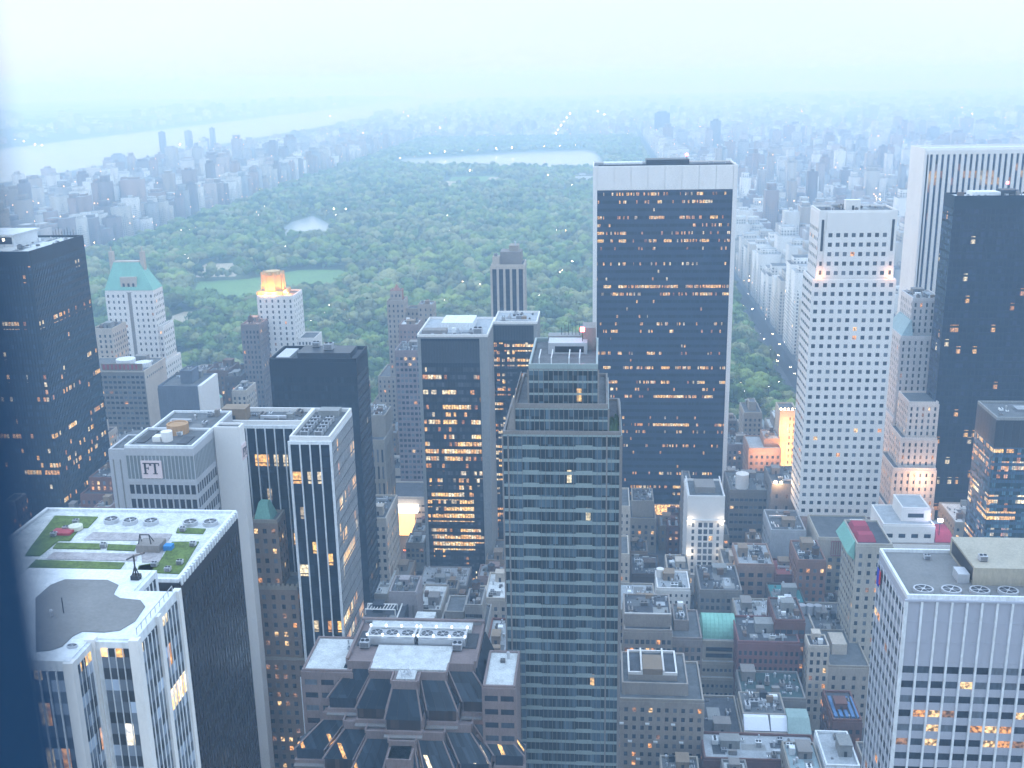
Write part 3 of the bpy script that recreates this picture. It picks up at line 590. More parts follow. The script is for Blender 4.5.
b.put(AC, 'roof_hatch', x0+10, Yb-4, 146.2, .7); b.put(VENT, 'vent_pipe', x0+14, Y+10, 146.2, 1.2)
b.part('banner', mat('banner_blue', (.03, .05, .42))).box(x0-.75, x0-.62, Yb-4, Yb-2, 138.6, 143); b.part('banner', mat('banner_red', (.5, .04, .06))).box(x0-.75, x0-.62, Yb-5.2, Yb-4, 139.6, 143)
b.finish()
# O: stepped granite building with slanted glass bays (foreground centre)
HO = 98
ox0, ox1, OYb, _ = (-71.5, -35.7, 293.0, 98)
oc = (ox0+ox1)/2; OYf = (-53.4, 259.1)[1]
gO = rowglass('glass_slanted_bays', 3.6, 0, base=(.028, .04, .055), bay=2.2, rows=.12, dens=.08, st=.8, seed=111, rough=.06)
gOl = rowglass('glass_slanted_lit', 3.6, 0, base=(.028, .04, .055), bay=1.1, rows=.9, dens=.14, st=1.1, seed=113, rough=.06)
gOs = rowglass('glass_strip_lit', 3.6, 0, base=(.05, .035, .03), bay=1.2, rows=.9, dens=.5, st=.7, seed=114)
b = Bld('stepped pink granite building with slanted dark glass bays and a white gravel roof, bottom centre', 'office building', ox0, ox1, OYf, OYb, GRAN, ROOFW, name='office_building')
W3 = (ox1-ox0)/2
def bays(zt, yf, n, wb, drop, out, dstep, glass, ledge=True, xs=0.):
    for k in range(-n, n+1):
        a = abs(k); yk = yf+a*dstep; s = (k > 0)-(k < 0)
        t0 = oc+(k-.5)*wb; t1 = oc+(k+.5)*wb
        g0 = t0+k*wb*.28-wb*.22*(1 if k <= 0 else -.1); g1 = t1+k*wb*.28+wb*.22*(1 if k >= 0 else -.1)
        # solid column of the building behind the bay
        b.part('wall').box(t0+.01, t1-.01, yk+.3, OYb-2, 0, zt)
        b.part('parapet', GRAN).box(t0+.02, t1-.02, yk-.15, yk+.3, zt-1.6, zt+.9)
        if k: b.part('parapet', GRAN).box((t0 if k > 0 else t1-.4), (t0+.4 if k > 0 else t1), yk-dstep+.3, yk-.15, zt-.2, zt+.9)
        b.part('slanted_glass', glass).hexa([(g0, yk-out, zt-drop), (g1, yk-out, zt-drop), (g1, yk+1, zt-drop), (g0, yk+1, zt-drop)], [(t0+.25, yk-.1, zt-1.6), (t1-.25, yk-.1, zt-1.6), (t1-.25, yk+1, zt-1.6), (t0+.25, yk+1, zt-1.6)])
        for q0, q1 in ((t0+.12, g0-.05), (t1-.12, g1+.05)): b.part('glazing_bar', GRAN).bar((q0, yk-.2, zt-1.5), (q1, yk-out-.1, zt-drop), .38)
        for f in (.33, .66): b.part('mullion', DK2).bar((t0+(t1-t0)*f, yk-.13, zt-1.6), (g0+(g1-g0)*f, yk-out-.03, zt-drop), .09)
        b.part('window_strip', gOs if random.random() < .6 else PD[0]).box(g0+.5, g1-.5, yk-out+.12, yk-out+.9, zt-drop-3.2, zt-drop-.01)
        b.part('wall').box(g0+.02, g1-.02, yk-out+.9, yk+2, 0, zt-drop-.02)
        b.part('sill', GRAN).box(g0-.1, g1+.1, yk-out-.6, yk-out+.9, zt-drop-4.3, zt-drop-3.2)
        b.part('ledge', mat('pale_ledge', (.21, .19, .18))).box(g0-.1, g1+.1, yk-out-2.0, yk-out-.6, zt-drop-4.6, zt-drop-4.2)
bays(HO, OYf, 2, 7.2, 8.8, 4.0, 5.0, gO)
bays(HO-13.8, OYf-7.4, 3, 7.2, 8.8, 4.0, 4.2, gOl)
bays(HO-27.6, OYf-14.6, 3, 7.8, 8.8, 4.0, 4.0, gOl)
b.part('wall').box(ox0-1, ox1+1, OYf+11, OYb, 0, HO-.01)
for i, s in enumerate((-1, 1)):       # sloped side walls
    xs = ox0-1 if s < 0 else ox1+1; xb = xs+s*7
    q = sorted((xs, xb)); 
    b.part('slanted_glass', gO).hexa([(min(xs, xb), OYf+9, HO-16), (max(xs, xb), OYf+9, HO-16), (max(xs, xb), OYb-3, HO-16), (min(xs, xb), OYb-3, HO-16)], [(xs-.3, OYf+11, HO-1), (xs+.3, OYf+11, HO-1), (xs+.3, OYb-2, HO-1), (xs-.3, OYb-2, HO-1)])
    b.part('wall').box(min(xs, xs+s*7.5), max(xs, xs+s*7.5), OYf+4, OYb-6, 0, HO-18)
    b.part('parapet', GRAN).box(min(xs, xs-s*.8), max(xs, xs-s*.8), OYf+11, OYb, HO, HO+1.2)
# roofs
b.part('roof', ROOFW).box(oc-11, oc+11, OYf+6.5, OYb-14.2, HO+.02, HO+.7); b.part('roof', ROOFW).box(oc-2.6, oc+2.6, OYf+1.8, OYf+6.4, HO+.02, HO+.5)
b.part('roof', ROOFW).box(ox0+2.5, ox1-2.5, OYb-5.5, OYb-1, HO+.02, HO+1.4); b.part('roof', ROOFW).box(oc-3, oc+3, OYb-.9, OYb+6, HO-2, HO+1.0); b.part('wall').box(oc-3.6, oc+3.6, OYb, OYb+6.6, 0, HO-2)
b.part('roof', ROOFB).box(ox0+.2, ox1-.2, OYb-14.1, OYb-5.6, HO+.02, HO+.3)
b.part('parapet', GRAN).box(ox0-1, ox1+1, OYb-.9, OYb, HO+1.41, HO+2)
for a, c in ((ox0+3.4, oc-.6), (oc+.6, ox1-3.4)):
    n = 3 if a < oc-1 else 4
    b.part('fan_housing', ALU).box(a, c, OYb-13.5, OYb-8, HO+.3, HO+2.4)
    for i in range(3):
        x = a+(c-a)*(i+.5)/3; b.put(FAN, 'cooling_fan', x, OYb-10.8, HO+2.4, (2.1, 2.1, .5))
    for q in ((a, OYb-13.6), (a, OYb-8)): b.part('steel_frame', WHT).bar((a, q[1], HO+3.2), (c, q[1], HO+3.2), .4)
    for q in (a, c): b.part('steel_frame', WHT).bar((q, OYb-13.6, HO+3.2), (q, OYb-8, HO+3.2), .4)
    for i in range(4): x = a+(c-a)*i/3; b.part('roof_lamp', emis('cool_lamp', (.75, .88, 1), 2.2)).cyl(x, OYb-13.6, HO+3.3, HO+3.9, .32, n=6); b.part('roof_lamp', emis('cool_lamp', (.75, .88, 1), 2.2)).cyl(x, OYb-8, HO+3.3, HO+3.9, .32, n=6)
for i in range(2): b.part('gravel_terrace', ROOFW).box(oc-2.8, oc+2.8, OYf-12.6, OYf-4.6, HO-14.9, HO-14.5)
b.part('wall').box(oc-3.4, oc+3.4, OYf-13, OYf-4.2, 0, HO-14.95); b.part('wall').box(oc-5.5, oc+5.5, OYf-20, OYf-13, 0, HO-20)
b.part('dark_opening', DK2).box(oc-1.5, oc+1.5, OYf-20.1, OYf-20, HO-27, HO-23)
for i in range(12): b.part('pipework', ALU).bar((oc+random.uniform(-2, 2), OYf+3+random.uniform(-1, 3), HO+.5), (oc+random.uniform(-2, 2), OYf+3+random.uniform(-1, 3), HO+1.6), .15)
for sx in (ox0+3, ox1-5.5): b.put(AC, 'cooling_unit', sx, OYb-15, HO+.3, 1.4)
FOOT.append((ox0-14, ox1+14, OYf-16, OYb+6, HO)); b.finish()
for lb, a, hh in (('flat white roofed granite wing to the left of the slanted glass building', (-84.9, -70.4, 268.0, 95.7), 0), ('flat white roofed granite wing to the right of the slanted glass building', (-32.1, -23.2, 262.0, 95.8), 0)):
    bb = Bld(lb, 'granite wing', a[0], a[1], a[2], a[2]+20, GRAN, ROOFW)
    bb.tier(a[0], a[1], a[2], a[2]+19, 0, a[3], {'S': dict(dx=4.2, ww=3.7, dz=4.2, wh=1.8, za=2, zb=1.2, m=None, litp=.03), 'W': dict(dx=4.2, ww=3.7, dz=4.2, wh=2.6)}, par=.7)
    bb.clutter(a[0]+1, a[1]-1, a[2]+10, a[2]+18, a[3], .5, bulk=False); bb.finish()

# P: white tower with steep copper roof and two chimneys
x0, x1, Y, h = (-357.6, -321.8, 740.0, 115.5)
b = Bld('pale stone tower with steep green copper roof and two tall chimneys by the park', 'hotel tower', x0, x1, Y, Y+17, WHT, ROOFG)
st = dict(dx=3.6, dz=4.4, ww=1.3, wh=2.0, pd=.2, sd=.2, za=3, zb=1.5, litp=.03, blind=.15)
t = b.tier(x0, x1, Y, Y+17, 40, h, {'E': dict(st, dx=3)}, par=.5)
b.facade(t, 'S', 40, h, **dict(st, ub=(x1-x0)/2+2.6)); b.facade(t, 'S', 40, h, **dict(st, ua=(x1-x0)/2+2.6))
b.part('dark_slot', GREY).box((x0+x1)/2-1.9, (x0+x1)/2+1.9, Y-.05, Y, 62, h-1)
b.tier(x0-1, x1+4, Y-2, Y+28, 0, 62, {'S': dict(st, n=10), 'E': st}); b.tier(x1+.1, x1+3.5, Y+2, Y+22, 62, 88, {'S': dict(st, n=1), 'E': st})
xr0, xr1 = (-351.6, 752.0, 134.7)[0], (-332.8, 752.0, 134.6)[0]; zr = (-341.7, 752.0, 135.4)[2]
b.part('copper_roof', TEAL).hexa([(x0-.3, Y-.3, h+.5), (x1+.3, Y-.3, h+.5), (x1+.3, Y+17, h+.5), (x0-.3, Y+17, h+.5)], [(xr0, Y+6, zr), (xr1, Y+6, zr), (xr1, Y+12, zr), (xr0, Y+12, zr)])
b.part('ridge', LIME2).box(xr0, xr1, Y+6, Y+12, zr, zr+.7)
b.part('dormer', LIME2).box((x0+x1)/2-6, (x0+x1)/2+6, Y+.5, Y+6, h, h+10); 
for i in (-1, 0, 1): b.part('dormer_window', PD[0]).box((x0+x1)/2+i*3.6-.8, (x0+x1)/2+i*3.6+.8, Y+.42, Y+.5, h+3, h+5.5)
b.part('dormer_window', PD[0]).box((x0+x1)/2-1.4, (x0+x1)/2+1.4, Y+.4, Y+.5, h+.4, h+2.4)
for xx in (xr0-3.5, xr1+.8): q_ = b.part('chimney', LIME2); q_.box(xx, xx+2.7, Y+7, Y+11, h+2, zr+7.5); q_.cyl(xx+1.3, Y+9, zr+7.4, zr+11, .5, n=8)
b.finish()

# Q: grey gridded hotel, and its lower neighbour
x0, x1, Y, h = (-311.3, -281.2, 620.0, 91.7)
b = Bld('pale grey gridded hotel block with reddish rooftop lettering, beside the dark left edge tower', 'hotel block', x0, x1, Y, Y+34, GREY, ROOFG)
st = dict(dx=2.9, dz=3.35, ww=2.1, wh=1.5, pd=.3, sd=.3, za=3, zb=1.5, litp=.03, blind=.2)
b.tier(x0-14, x1, Y, Y+34, 0, h-4, {'S': dict(st, wh=1.6)}, wall=LIME2, par=.7)
for i in range(9): b.panes.append(((x0, x1, Y, Y+34), 'E', Y+4+i*3, Y+5+i*3, h-9, h-7.6, PD[0]))
b.part('screen', TAN).box(x0+2, x1-2, Y+3, Y+3.5, h-3.8, h+.6)
for i in range(9): b.part('sign_rib', REDC).box(x0+3+i*2.6, x0+4.2+i*2.6, Y+2.7, Y+3, h-3, h)  # ribbed screen stands in for illegible reddish rooftop lettering
b.part('bulkhead', WHT2).cyl((x0+x1)/2-3, Y+16, h-3.8, h+.5, 6, n=16); b.part('bulkhead', WHT2).cyl((x0+x1)/2+9, Y+14, h-3.8, h-1, 5, n=16)
b.clutter(x0+2, x1-2, Y+20, Y+32, h-4, 1); b.finish()
def simple(lb, cat, a, depth, wall, S=None, side=None, roofm=ROOFG, tank=False, dens=1., name=None, par=1.1, z0=0, roofw=None, tiers=(), seed=1, minpx=5.):
    """a masonry building: front-left x, front-right x, front y, height"""
    x0, x1, Y, h = a
    b = Bld(lb, cat, x0, x1, Y, Y+depth, wall, roofm, name=name, minpx=minpx)
    d = dict(dx=3.2, dz=3.6, ww=1.4, wh=2.0, pd=.25, sd=.22); d.update(S or {})
    sd = dict(d); sd.update(side or {}); sd.pop('n', None) if 'n' in sd and not (side and 'n' in side) else None
    fc = {'S': d, ('E' if x1 < 0 else 'W'): sd}
    b.tier(x0, x1, Y, Y+depth, 0, h, fc, par=par)
    zz = h
    for (a0, a1, c0, c1, zt, win) in tiers:      # fractions of the footprint
        X0, X1, Y0, Y1 = x0+(x1-x0)*a0, x0+(x1-x0)*a1, Y+depth*c0, Y+depth*c1
        b.tier(X0, X1, Y0, Y1, h, zt, fc if win else {}, par=.8); zz = max(zz, zt)
    if tiers:
        a0, a1, c0, c1, zt, win = tiers[-1]; b.clutter(x0+(x1-x0)*a0, x0+(x1-x0)*a1, Y+depth*c0, Y+depth*c1, zt, dens, tank, False, seed)
        if tiers[0][3] < .8: b.clutter(x0+.5, x1-.5, Y+depth*tiers[0][3], Y+depth, h, dens, False, True, seed)
    else: b.clutter(x0+.5, x1-.5, Y+.5, Y+depth-.5, h, dens, tank, True, seed)
    return b

simple('narrow pale block just left of the copper roofed tower, half hidden by the grey hotel', 'apartment block', (-346.0, -331.9, 690.0, 98.2), 22, LIME2).finish()
b = simple('squat blue grey block with blank louvred front and white right side wall', 'mechanical block', (-238.0, -216.3, 540.0, 101.0), 26, mat('slate_louvre', (.13, .15, .19)), dict(dx=1.5, ww=1.2, dz=8, wh=7.6, mode='row', m=mat('slate_louvre', (.13, .15, .19)), zb=1), tiers=((.45, .75, .3, .7, (-240.5, -217.5, 548.0, 107.7)[3], False),), dens=.7)
b.part('side_wall', WHT).box(b.x1+.3, b.x1+2.2, b.y0+.2, b.y1, 0, b.y0*0+(-237.9, -216.2, 540.0, 102.1)[3]); b.finish()
# G2 small buildings along the park's south edge, left
simple('dark red brick apartment tower at the park edge, left of another brown tower', 'apartment tower', (-272.1, -257.2, 700.0, 66.1), 24, BRN, dict(litp=.1), tank=True, seed=5).finish()
simple('brown apartment tower beside the dark red one, with a water tank', 'apartment tower', (-256.0, -244.8, 690.0, 64.7), 22, DKB, dict(litp=.12), tank=True, seed=6).finish()
simple('broad grey brown slab immediately left of the gold crowned tower', 'apartment tower', (-245.1, -232.5, 700.0, 98.8), 26, mat('grey_brown_brick', (.20, .17, .16)), dict(dx=2.6, ww=1.1), tank=True, seed=8).finish()
simple('short white stepped block between the red tower and the grey brown slab', 'apartment block', (-237.4, -228.1, 650.0, 66.5), 20, LIME2, seed=9).finish()
a = (-248.7, -237.2, 620.0, 68.8)
b = Bld('small stone building with a pale green pyramid roof behind the blue grey block', 'stone building', a[0], a[1], 620, 632, LIME, ROOFG)
b.tier(a[0], a[1], 620, 632, 0, a[3], {'S': dict(dx=3, dz=3.6, ww=1.2, wh=1.8)}, par=0); cx = (a[0]+a[1])/2
b.part('copper_roof', TEAL).hexa([(a[0], 620, a[3]+.1), (a[1], 620, a[3]+.1), (a[1], 632, a[3]+.1), (a[0], 632, a[3]+.1)], [(cx-.2, 625.8, a[3]+8), (cx+.2, 625.8, a[3]+8), (cx+.2, 626.2, a[3]+8), (cx-.2, 626.2, a[3]+8)]); b.finish()

# gold crowned tower
x0, x1, Y, h = (-238.8, -213.2, 720.0, 114.9)
b = Bld('white stone tower with a glowing gold floodlit crown, at the park edge', 'apartment tower', x0, x1, Y, Y+22, WHT, ROOFG)
st = dict(n=6, dz=3.9, ww=1.2, wh=2.0, pd=.2, sd=.2, za=2, zb=1, litp=.03)
b.tier(x0, x1, Y, Y+23, 0, h, {'S': st, 'E': dict(st, n=5)}, par=1)
a = (-216.1, -201.1, 722.0, 83.7); b.tier(x1+.1, a[1], Y+4, Y+24, 0, a[3], {'S': dict(st, n=5)}, par=1)
c = (-230.2, 732.0, 124.7); zt = (-229.7, 732.0, 131.1)[2]; GOLD = mat('gilded_stone', (.62, .42, .20), rough=.5)
b.part('crown_base', GOLD).box(c[0]-9.5, c[0]+9.5, Y+2.5, Y+21.5, h, h+3.2)
pts = [(c[0]+7.6*math.cos(a), 732+7.6*math.sin(a)) for a in [math.pi/8+2*math.pi*i/8 for i in range(8)]]
b.part('crown', GOLD).prism(pts, h+3.2, zt-2)
for i in range(8):
    p, q = pts[i], pts[(i+1) % 8]; m = ((p[0]+q[0])/2, (p[1]+q[1])/2); b.part('crown_buttress', GOLD).cyl(p[0], p[1], h+3.2, zt-.2, .9, .6, n=6); b.part('crown_merlon', GOLD).cyl(m[0], m[1], zt-2, zt-.6, 1.2, .8, n=6)
b.part('crown_cap', GOLD).prism([(c[0]+(x-c[0])*.7, 732+(y-732)*.7) for x, y in pts], zt-2, zt+.2)
for i in range(6):
    an = -math.pi*(i+.5)/6; lx, ly = c[0]+11*math.cos(an), 732+11.5*math.sin(an)
    b.part('flood_lamp', emis('gold_flood', (1, .62, .25), 5)).box(lx-.3, lx+.3, ly-.3, ly+.3, h+1, h+1.5)
    lamp('flood_light', (lx-b.o[0], ly-b.o[1]-1, h+2.5), (1, .40, .08), 8000, b.root, .4)
b.finish()

# R: white piered tower by the park
x0, x1, Y, h = (-74.5, -52.1, 720.0, 135.9)
b = Bld('slim pale tower with dark vertical window strips, alone against the park', 'apartment tower', x0, x1, Y, Y+22, LIME2, ROOFG, minpx=4)
gR = rowglass('glass_slim_strips', 3.6, 0, base=(.03, .035, .05), bay=2, rows=.1, dens=.1, seed=120, blind=.4)
b.tier(x0, x1, Y, Y+22, 0, h, {'S': dict(n=5, ww=2.9, dz=3.6, wh=3.1, pd=.6, sd=.1, mode='col', m=gR, za=2, zb=2, sm=DK2), 'E': dict(dx=4, ww=2.4, dz=3.6, wh=3.1, pd=.6, sd=.1, mode='col', m=gR, za=2, zb=2)}, par=1)
b.part('bulkhead', GREY).box(x0+6, x1-2, Y+4, Y+18, h, h+9); b.part('bulkhead', LIME).box(x0+12, x1-4, Y+6, Y+16, h+9, h+13); b.part('bulkhead', LIME2).box(x0+.8, x0+5.6, Y+2, Y+10, h, h+6)
b.put(AC, 'cooling_unit', x0+3, Y+5, h+6, 1.3); b.put(VENT, 'vent_pipe', x0+16, Y+8, h+13, 1.5); beacon(b, x0+9, Y+1.2, h-26, True, .6); b.finish()

# S: stepped stone hotel with two tops, T in front
a = (-149.3, -137.3, 730.0, 109.2); c = (-128.4, -117.7, 735.0, 105.3); e = (-157.5, -117.4, 725.0, 55.4)
b = Bld('old stone hotel with two stepped tan towers above one body, at the park edge', 'hotel', e[0], e[1], 725, 760, mat('tan_stone', (.36, .31, .26)), ROOFG)
st = dict(dx=3.2, dz=3.6, ww=1.1, wh=1.8, pd=.2, sd=.2, za=1.5, zb=1, litp=.03, blind=.15)
b.tier(e[0], e[1], 725, 760, 0, e[3], {'S': st, 'E': st}); 
b.tier(a[0], a[1], 730, 745, e[3], a[3], {'S': st, 'E': st}); b.tier(c[0], c[1], 735, 748, e[3], c[3], {'S': st, 'E': st})
k = (-144.4, 736.0, 116.5); b.tier((a[0]+a[1])/2-4, (a[0]+a[1])/2+4, 733, 741, a[3], k[2], {'S': dict(st, dx=2.5)}, par=.5, wall=mat('red_tile', (.34, .18, .14)))
b.part('spire', mat('red_tile', (.34, .18, .14))).cyl((a[0]+a[1])/2, 737, k[2], k[2]+4, 2.6, .3, n=8)
b.tier(a[1]+.1, c[0]-.1, 738, 750, e[3], (-139.0, -129.0, 738.0, 101.8)[3], {'S': st}); b.clutter(c[0], c[1], 735, 748, c[3], 2, bulk=False)
b.tier(e[0]-4, a[0]-2, 727, 755, 0, e[3]-18, {'S': st}); b.finish()
simple('narrow reddish brown tower with white parapet in front of the two topped stone hotel', 'apartment tower', (-135.8, -122.8, 700.0, 98.8), 18, mat('mauve_brick', (.28, .20, .18)), dict(n=5, dz=3.4, ww=1.0, wh=1.6, litp=.05), roofm=ROOFW, seed=12).finish()
simple('grey brown tower with dark window grid, immediately left of the bronze lit tower', 'apartment tower', (-127.5, -111.8, 640.0, 95.9), 22, mat('plum_brick', (.24, .19, .19)), dict(n=6, dz=3.6, ww=1.8, wh=1.9, litp=.04), seed=13, dens=2).finish()
# V: stone building with vertical windows
b = simple('grey stone office building with tall narrow window slots, right of the black slab', 'office building', (-125.9, -111.6, 520.0, 78.2), 24, LIME, dict(n=6, dz=9, ww=1.0, wh=7, pd=.4, sd=.1, za=10, zb=3), tiers=((0.02, .98, .3, 1, (-128.5, -114.0, 535.0, 89.7)[3], True),), dens=2, seed=14); b.finish()
simple('pale stone base block at the foot of the narrow slotted office building', 'office building', (-113.6, -102.0, 470.0, 56.0), 30, LIME2, dict(dx=3, dz=4, litp=.2), seed=15).finish()

# brown brick setback hotel left, behind the dark garden block
a = (-113.7, -100.7, 319.5, 94.9)
b = Bld('old brown brick hotel with weathered setbacks, beside the white fin wall', 'hotel', a[0], a[1], 319.5, 330, mat('old_brown_brick', (.25, .185, .145)), ROOFG)
st = dict(n=4, dz=3.5, ww=1.3, wh=1.7, pd=.2, sd=.18, za=1, zb=1, litp=.26, blind=.15)
b.tier(a[0]-.5, a[1]+1, 319.1, 330.8, 0, a[3]-26, {'S': dict(st, n=5), 'E': dict(st, n=5)}, par=1, cap=LIME)
b.tier(a[0]-.2, a[1], 319.6, 330.5, a[3]-26, a[3], {'S': st, 'E': dict(st, n=5)}, par=1.4, cap=LIME)
k = (-114.9, -106.1, 322.0, 118.3); b.tier(k[0], k[1], 321, 330, a[3], k[3], {'S': dict(st, n=3), 'E': dict(st, n=3)}, par=1.2, cap=LIME)
for i in range(10): b.part('merlon', LIME).box(a[0]+i*1.6, a[0]+.8+i*1.6, 319.2, 319.6, a[3]+1.4, a[3]+2.4)
b.part('copper_roof', TEAL).hexa([(k[0]+.6, 321.6, k[3]), (k[0]+6.6, 321.6, k[3]), (k[0]+6.6, 329.4, k[3]), (k[0]+.6, 329.4, k[3])], [(k[0]+2, 324, k[3]+6), (k[0]+5, 324, k[3]+6), (k[0]+5, 327, k[3]+6), (k[0]+2, 327, k[3]+6)])
b.finish()

# ---- street canyon and lit theatre front
a = (-125.9, -104.1, 578.0, 22.5)
b = Bld('low pale building with glaring white marquee over a golden shop front in the canyon', 'theatre', a[0], a[1], 578, 603, LIME2, ROOFB)
b.tier(a[0], a[1]+3, 578, 603, 0, a[3]+1, {'S': dict(dx=3, dz=4.5, ww=2.6, wh=1.2, za=5, litp=.0)}, par=1)
m1 = (-120.1, 576.0, 13.2); m2 = (-105.5, 576.0, 9.7); zc = max(5.5, (m1[2]+m2[2])/2+5)
b.part('marquee', emis('white_marquee', (1, .93, .85), 2.6)).box(m1[0], m2[0], 573, 577.6, zc, zc+3.6)
b.part('shop_window', emis('gold_shop', (1, .62, .22), 1.3)).box(m1[0]+1, m1[0]+12, 577.4, 577.6, .4, zc-.4)
lamp('marquee_light', ((m1[0]+m2[0])/2-b.o[0], 566-b.o[1], 10), (1, .66, .36), 3000, b.root, 1.5); b.finish()
simple('white banded office block behind the lit marquee', 'office block', (-138.8, -115.9, 645.0, 16.0), 20, LIME2, dict(dx=6, ww=5.6, dz=4, wh=1.8, litp=.05), seed=22).finish()

# ---- low buildings in front of the bronze lit tower
simple('slim grey pink slab with a cluttered roof, standing before the bronze lit tower', 'office building', (-92.6, -80.6, 425.0, 40.4), 16, mat('grey_pink_stone', (.34, .30, .30)), dict(n=4, dz=20, ww=1.0, wh=18, za=2, zb=5, mode='cell', m=GREY), dens=2, seed=31).finish()
b = simple('low glass fronted building with white skylight cage on its roof', 'office building', (-103.9, -84.3, 400.0, 34.4), 26, DK2, dict(dx=3, dz=4, ww=2.6, wh=2.8, litp=.45, za=2, zb=2), roofm=ROOFB, seed=32, dens=.3)
h_ = b.h
for i in range(9): b.part('skylight_cage', WHT).bar((b.x0+3+i*1.4, b.y0+16, h_+3), (b.x0+3.6+i*1.4, b.y0+21, h_+3), .3)
for y_ in (16, 21): b.part('skylight_cage', WHT).bar((b.x0+2.4, b.y0+y_, h_+3), (b.x0+15.5, b.y0+y_, h_+3), .45)
for q in ((2.4, 16), (15.5, 16), (2.4, 21), (15.5, 21)): b.part('skylight_cage', WHT).bar((b.x0+q[0], b.y0+q[1], h_), (b.x0+q[0], b.y0+q[1], h_+3), .4)
b.part('skylight_cage', WHT).bar((b.x0+17, b.y0+1, h_+1.4), (b.x0+17, b.y0+25, h_+1.4), .5); b.finish()
simple('white roofed low building between the slim slab and the bronze tower', 'commercial building', (-83.8, -72.2, 440.0, 23.9), 26, LIME, dict(litp=.1), roofm=ROOFW, seed=33).finish()
simple('white roofed low building left of the slim slab, behind the skylight cage', 'commercial building', (-112.2, -99.7, 455.0, 23.7), 28, LIME, roofm=ROOFW, seed=34).finish()
simple('flat brown roofed low building in the canyon below the lit marquee', 'commercial building', (-107.4, -94.6, 468.0, 19.3), 34, TAN, roofm=MEM, dens=.1, seed=35).finish()
simple('old stone building with a jumble of grey rooftop sheds, right behind the slanted glass building', 'stone building', (-64.8, -45.3, 385.0, 43.7), 24, mat('sooty_stone', (.30, .28, .26)), dict(n=8, dz=3.6, ww=1.1, wh=1.6), dens=5, tank=True, seed=36, tiers=((.1, .5, .3, .9, (-65.3, -45.7, 390.0, 49.0)[3], True), (.55, .9, .2, .8, (-65.2, -45.6, 390.0, 53.5)[3], True))).finish()
simple('pale blue grey block with an amber shop sign glow, left of the striped centre tower', 'commercial building', (-51.1, -40.9, 430.0, 35.8), 26, LIME2, dict(litp=.1), roofm=ROOFW, seed=37).finish()
simple('tan building with lit top floor beside the foot of the bronze tower', 'commercial building', (-57.9, -47.6, 500.0, 21.0), 26, TAN, dict(litp=.8, dz=4, ww=2, wh=2.4), seed=38, dens=.4).finish()
simple('small mauve brick building against the left side of the striped centre tower', 'commercial building', (-42.2, -34.1, 350.0, 52.9), 30, RED, dict(litp=.1), roofm=ROOFS, seed=39, dens=2).finish()
# ---- right of centre: the low and mid-rise quarter
a = (44.1, 62.5, 510.0, 53.5)
b = Bld('white stone tower floodlit at its corners with a tall triple window bay', 'stone tower', a[0], a[1], 510, 534, WHT, ROOFG)
h = a[3]; c = (a[0]+a[1])/2; w = (a[1]-a[0])
b.tier(a[0], a[1], 510, 534, 0, h, {}, par=1.2)
t = (a[0], a[1], 510, 534)
b.facade(t, 'S', 0, h, n=3, dz=3.6, ww=1.9, wh=2.6, za=h*.22, zb=h*.24, ua=w*.28, ub=w*.28, litp=.02, pd=.3, sd=.15, blind=.6)
for s in (0, 1): b.facade(t, 'S', 0, h, n=1, dz=3.6, ww=1.3, wh=2.2, za=h*.22, zb=h*.24, ua=(w*.76 if s else w*.08), ub=(w*.08 if s else w*.76), litp=.0, pd=.2, sd=.12, blind=.4)
b.facade(t, 'S', 0, h*.2, n=5, dz=3.6, ww=1.6, wh=2.4, za=1.5, zb=.5, litp=.4, pd=.3, sd=.2, ua=.4, ub=.4)
b.facade(t, 'W', 0, h, dx=3.5, dz=3.6, ww=1.3, wh=2, litp=.02)
for xx in (a[0]+1.2, a[1]-1.2):
    for zz in (h*.42, h*.74): b.part('wall_lamp', emis('warm_wall_lamp', (1, .85, .6), 7)).box(xx-.25, xx+.25, 508.9, 509.3, zz, zz+.5); lamp('wall_light', (xx-b.o[0], 508-b.o[1], zz+1.5), (1, .86, .66), 420, b.root, .3)
b.part('cornice', WHT).box(a[0]-.4, a[1]+.4, 509.2, 509.94, h*.22-.6, h*.22); b.part('cornice', WHT).box(a[0]-.4, a[1]+.4, 509.3, 509.94, h*.77, h*.77+.6)
b.part('roof_frame', WHT2).bar((a[0]+.6, 511, h+1.2), (a[0]+.6, 533, h+3), .5); b.part('roof_frame', WHT2).bar((a[1]-.6, 511, h+1.2), (a[1]-.6, 533, h+3), .5)
b.part('bulkhead', GREY).box(c-5, c+5, 516, 528, h+.2, h+3.5); b.finish()
simple('grey wing with an arched skylight, attached behind the floodlit white tower', 'stone building', (44.0, 48.2, 535.0, 50.1), 20, GREY, dict(dx=3, dz=3.6), seed=41).finish()
b = simple('grey stone building with green copper roof, near the left foot of the dark framed slab', 'stone building', (16.7, 31.1, 560.0, 19.8), 26, LIME, dict(n=4, dz=3.8, ww=1.5, wh=2), roofm=ROOFB, tiers=((.08, .92, .15, .9, (16.7, 31.1, 564.0, 29.0)[3], False),), dens=2, seed=42); b.finish()
simple('narrow white side building with floodlit edge, touching the striped centre tower on its right', 'stone building', (9.8, 15.4, 520.0, 43.4), 26, LIME2, dict(n=2, dz=3.6, ww=1, wh=1.8, litp=.1), seed=43, dens=2).finish()
simple('narrow cream building with small lit windows, below the narrow white side building', 'stone building', (9.1, 13.8, 470.0, 39.6), 22, LIME2, dict(n=2, dz=3.6, ww=1, wh=1.8, litp=.3), seed=44).finish()
b = simple('pink stone house glowing in orange floodlight beyond the brown office block', 'stone building', (92.0, 111.5, 640.0, 33.8), 26, PINK, dict(n=6, dz=4, ww=1.5, wh=2.0, litp=.05, za=2), tiers=((.5, 1, .2, .9, (92.4, 112.0, 645.0, 38.7)[3], False),), seed=45, roofm=ROOFS)
